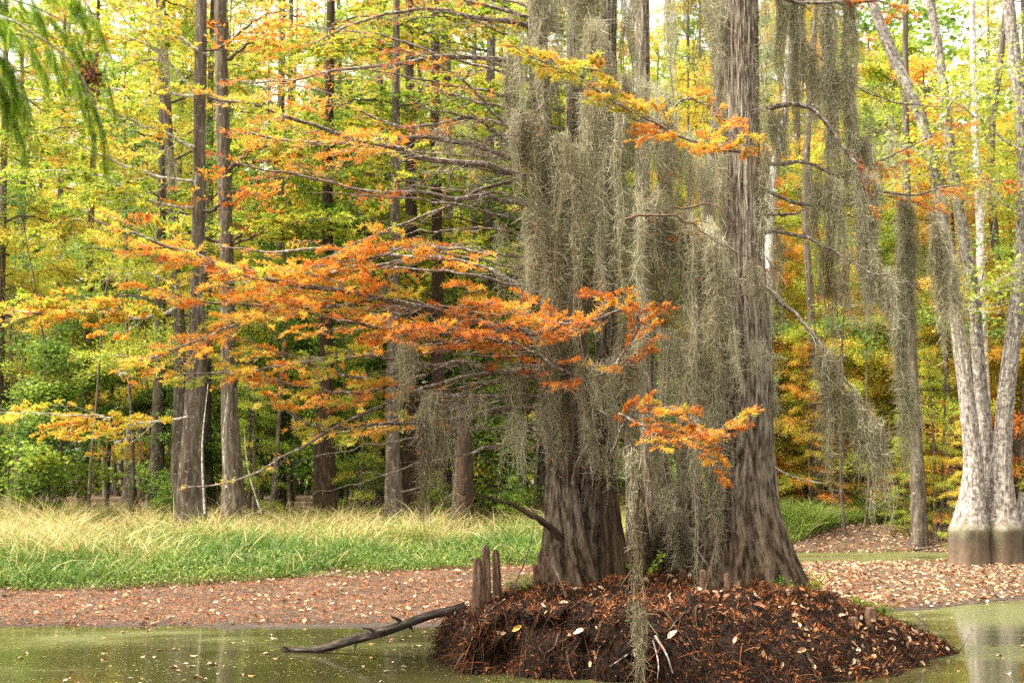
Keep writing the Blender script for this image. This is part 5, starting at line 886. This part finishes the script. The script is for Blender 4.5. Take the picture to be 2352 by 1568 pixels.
# ------------------------------------------------------------------ small plants
def sprig(u, v, Y, n_, h, label, name='small_plant', r=.30, mat=None, leaf=.035, sp=.08):
    rs = np.random.default_rng(int(u)); p = P(u, v, Y); z = mtop(p[0], Y) if Y < 24 else float(gz(p[0], Y)); e = empty(name, (p[0], Y, z), label=label, cat='plant'); K = 6
    az = rs.uniform(0, 6.28, n_); tt = np.linspace(0, 1, K); ln = rs.uniform(.2, .8, n_); SP = np.stack([np.cos(az)[:, None]*tt*ln[:, None]*h, np.sin(az)[:, None]*tt*ln[:, None]*h, (tt-.15*tt**2)[None]*h*rs.uniform(.6, 1.1, (n_, 1))], -1)+rs.normal(0, sp*.3, (n_, 1, 3))*[1, 1, 0]
    g = Geo(); tubes(g, SP, np.full((n_, K), .0025), 3); g.obj('stem', M_grassm, parent=e)
    m_ = n_*16; k = rs.integers(0, n_, m_); q = interp_pts(SP[k], rs.uniform(.25, 1, m_)); d = unit(rs.normal(size=(m_, 3))*[1, 1, .4]); g = Geo(); leaflets(g, q, d, unit(up+.5*rs.normal(size=(m_, 3))), leaf*rs.uniform(.7, 1.3, m_), leaf*.25, np.clip(rs.normal(r, .06, m_), 0, 1), .2, seg=True); g.obj('foliage', mat or M_cyp, parent=e)
M_grassm = leafmat('green_stem', [(0, (.06, .14, .03)), (1, (.10, .2, .04))], 0)
sprig(1800, 1375, 20.3, 6, .24, 'dark green fern on the right foot of the straight cypress', r=.10, leaf=.05)
sprig(1848, 1365, 20.6, 12, .38, 'bright green seedling clump right of the straight cypress', r=.28, leaf=.045)
sprig(1880, 1330, 22.3, 8, .35, 'thin yellowish weeds behind the seedling clump', r=.34, leaf=.05)
sprig(2035, 1440, 21.6, 8, .32, 'grassy sprig at the right water edge of the mound', r=.22, leaf=.07)
sprig(1985, 1440, 22.0, 6, .25, 'tiny grass sprig behind the tail of the mound', r=.24, leaf=.07)
sprig(1480, 1290, 20.6, 6, .50, 'light green vine climbing between moss and fluted base', r=.24, leaf=.06)
G = Geo()
def tuft(u, v, Y, n_, h, label, c):
    global G; p = P(u, v, Y); z = mtop(p[0], Y); rs = np.random.default_rng(int(u)+3); K = 6; tt = np.linspace(0, 1, K)[None, :, None]; az = rs.uniform(0, 6.28, n_)
    d = np.stack([np.cos(az), np.sin(az), 0*az], -1)[:, None, :]; H = h*rs.uniform(.5, 1.2, (n_, 1, 1)); Pn = rs.normal(0, .04, (n_, 1, 3))*[1, 1, 0]+d*tt**1.4*H*rs.uniform(.3, 1, (n_, 1, 1))+up*(tt-.75*tt**2.4)*H
    g = Geo(); ribbons(g, Pn, np.full((n_, K), .0035), np.cross(d[:, 0], up)+.4*rs.normal(size=(n_, 3)), np.clip(c+.08*rs.normal(size=n_), 0, 1)); o = g.obj('grass_tuft', M_grass); o.location = (p[0], Y, z); tag(o, label, 'grass tuft')
tuft(1195, 1345, 20.9, 260, .42, 'drooping straw green sedge tuft between knees and fluted cypress', .62)
tuft(1215, 1320, 21.4, 220, .45, 'second sedge tuft close to the fluted cypress', .66)
# ------------------------------------------------------------------ the near green cypress spray at the upper corner
Gn = empty('green_cypress', (-4.6, 6.3, 0.0), label='green feathery cypress spray hanging close by at the upper corner', cat='tree'); ln_ = np.array(Gn.location)
M_fresh = leafmat('fresh_needles', [(0, (.05, .12, .01)), (.5, (.16, .28, .02)), (1, (.34, .44, .04))], .6)
g = Geo(); C = spline(np.array([[-4.7, 6.4, -.2], [-4.62, 6.35, 1.5], [-4.7, 6.3, 3.2], [-4.9, 6.2, 5.5]]), 30); tubes(g, (C-ln_)[None], np.linspace(.16, .05, 30)[None], 16); g.obj('trunk', M_bark, parent=Gn, smooth=True)
rs = np.random.default_rng(77)
NB = [([(-900, -60), (-300, -40), (0, 38), (60, 68), (120, 105), (150, 130)], [(150, 130), (185, 175), (200, 200), (225, 250)]), ([(-800, 40), (-300, 20), (-40, 90), (20, 140), (55, 200)], None), ([(-800, 60), (-300, 120), (-60, 140), (-10, 170), (30, 240)], None), ([(-900, -220), (-200, -160), (60, -60), (170, -20), (220, 40)], None), ([(-800, -140), (-200, -60), (30, 0), (110, 30), (170, 70), (230, 130)], None)]
for k, (bp_, ext) in enumerate(NB):
    pts = bp_+(ext[1:] if ext else []); C = spline(np.array([P(u, v, 6.2+.12*k) for u, v in pts]), 50)-ln_; g = Geo(); tubes(g, C[None], np.linspace(.014, .0028, 50)[None], 6, stretch=.5)
    T = unit(np.gradient(C, axis=0)); ns = 30; i = np.linspace(14, 49, ns).astype(int); sg = np.where(np.arange(ns) % 2 == 0, 1., -1.); ang = sg*rs.uniform(.3, .9, ns); H = T[i]
    d = unit(np.stack([H[:, 0]*np.cos(ang)-H[:, 1]*np.sin(ang), H[:, 0]*np.sin(ang)+H[:, 1]*np.cos(ang), H[:, 2]-rs.uniform(.0, .9, ns)], -1)); L = rs.uniform(.10, .26, ns); tt = np.linspace(0, 1, 8)
    SP = C[i][:, None]+d[:, None]*tt[None, :, None]*L[:, None, None]-up*(tt**2)[None, :, None]*L[:, None, None]*.35; tubes(g, SP, np.full((ns, 8), .0013)*(1-.6*tt), 4); b = g.obj('branch', M_branch, parent=Gn, smooth=True)
    # branchlets with two rows of needles
    nb = ns*17; s = np.repeat(np.arange(ns), 17); t_ = rs.uniform(.05, 1, nb); B_ = interp_pts(SP[s], t_); a2 = np.where(rs.random(nb) < .5, 1, -1)*rs.uniform(.3, 1.1, nb); h_ = d[s]
    dd = unit(np.stack([h_[:, 0]*np.cos(a2)-h_[:, 1]*np.sin(a2), h_[:, 0]*np.sin(a2)+h_[:, 1]*np.cos(a2), h_[:, 2]-rs.uniform(0, .7, nb)], -1)); Lb = rs.uniform(.06, .15, nb)
    nn_ = unit(up+.5*rs.normal(size=(nb, 3))); sd_ = unit(np.cross(dd, nn_)); nd = 26; tq = np.linspace(.05, 1, nd); base = B_[:, None]+dd[:, None]*tq[None, :, None]*Lb[:, None, None]-up*(tq**2)[None, :, None]*Lb[:, None, None]*.35
    sgn = np.where(np.arange(nd) % 2 == 0, 1., -1.)[None, :, None]; nd_ = (sd_[:, None]*sgn+dd[:, None]*.55); f = Geo(); ln2 = (.017*np.sin(np.pi*np.clip(tq*.9+.1, 0, 1))**.5)[None]*np.ones((nb, 1))
    leaflets(f, base.reshape(-1, 3), nd_.reshape(-1, 3), np.repeat(nn_, nd, 0), ln2.reshape(-1), .0034, np.repeat(np.clip(rs.normal(.55, .2, nb), 0, 1), nd), .1); f.obj('foliage', M_fresh, parent=b)
# a brown withered cluster in the near spray
C0 = P(205, 178, 6.3)-ln_; q = C0+rs.normal(0, 1, (260, 3))*[.028, .03, .04]; f = Geo(); leaflets(f, q, rs.normal(size=(260, 3))-up*.8, rs.normal(size=(260, 3)), .035, .004, np.clip(rs.normal(.55, .15, 260), 0, 1), .4, seg=True); f.obj('withered_leaves', M_litter, parent=Gn)
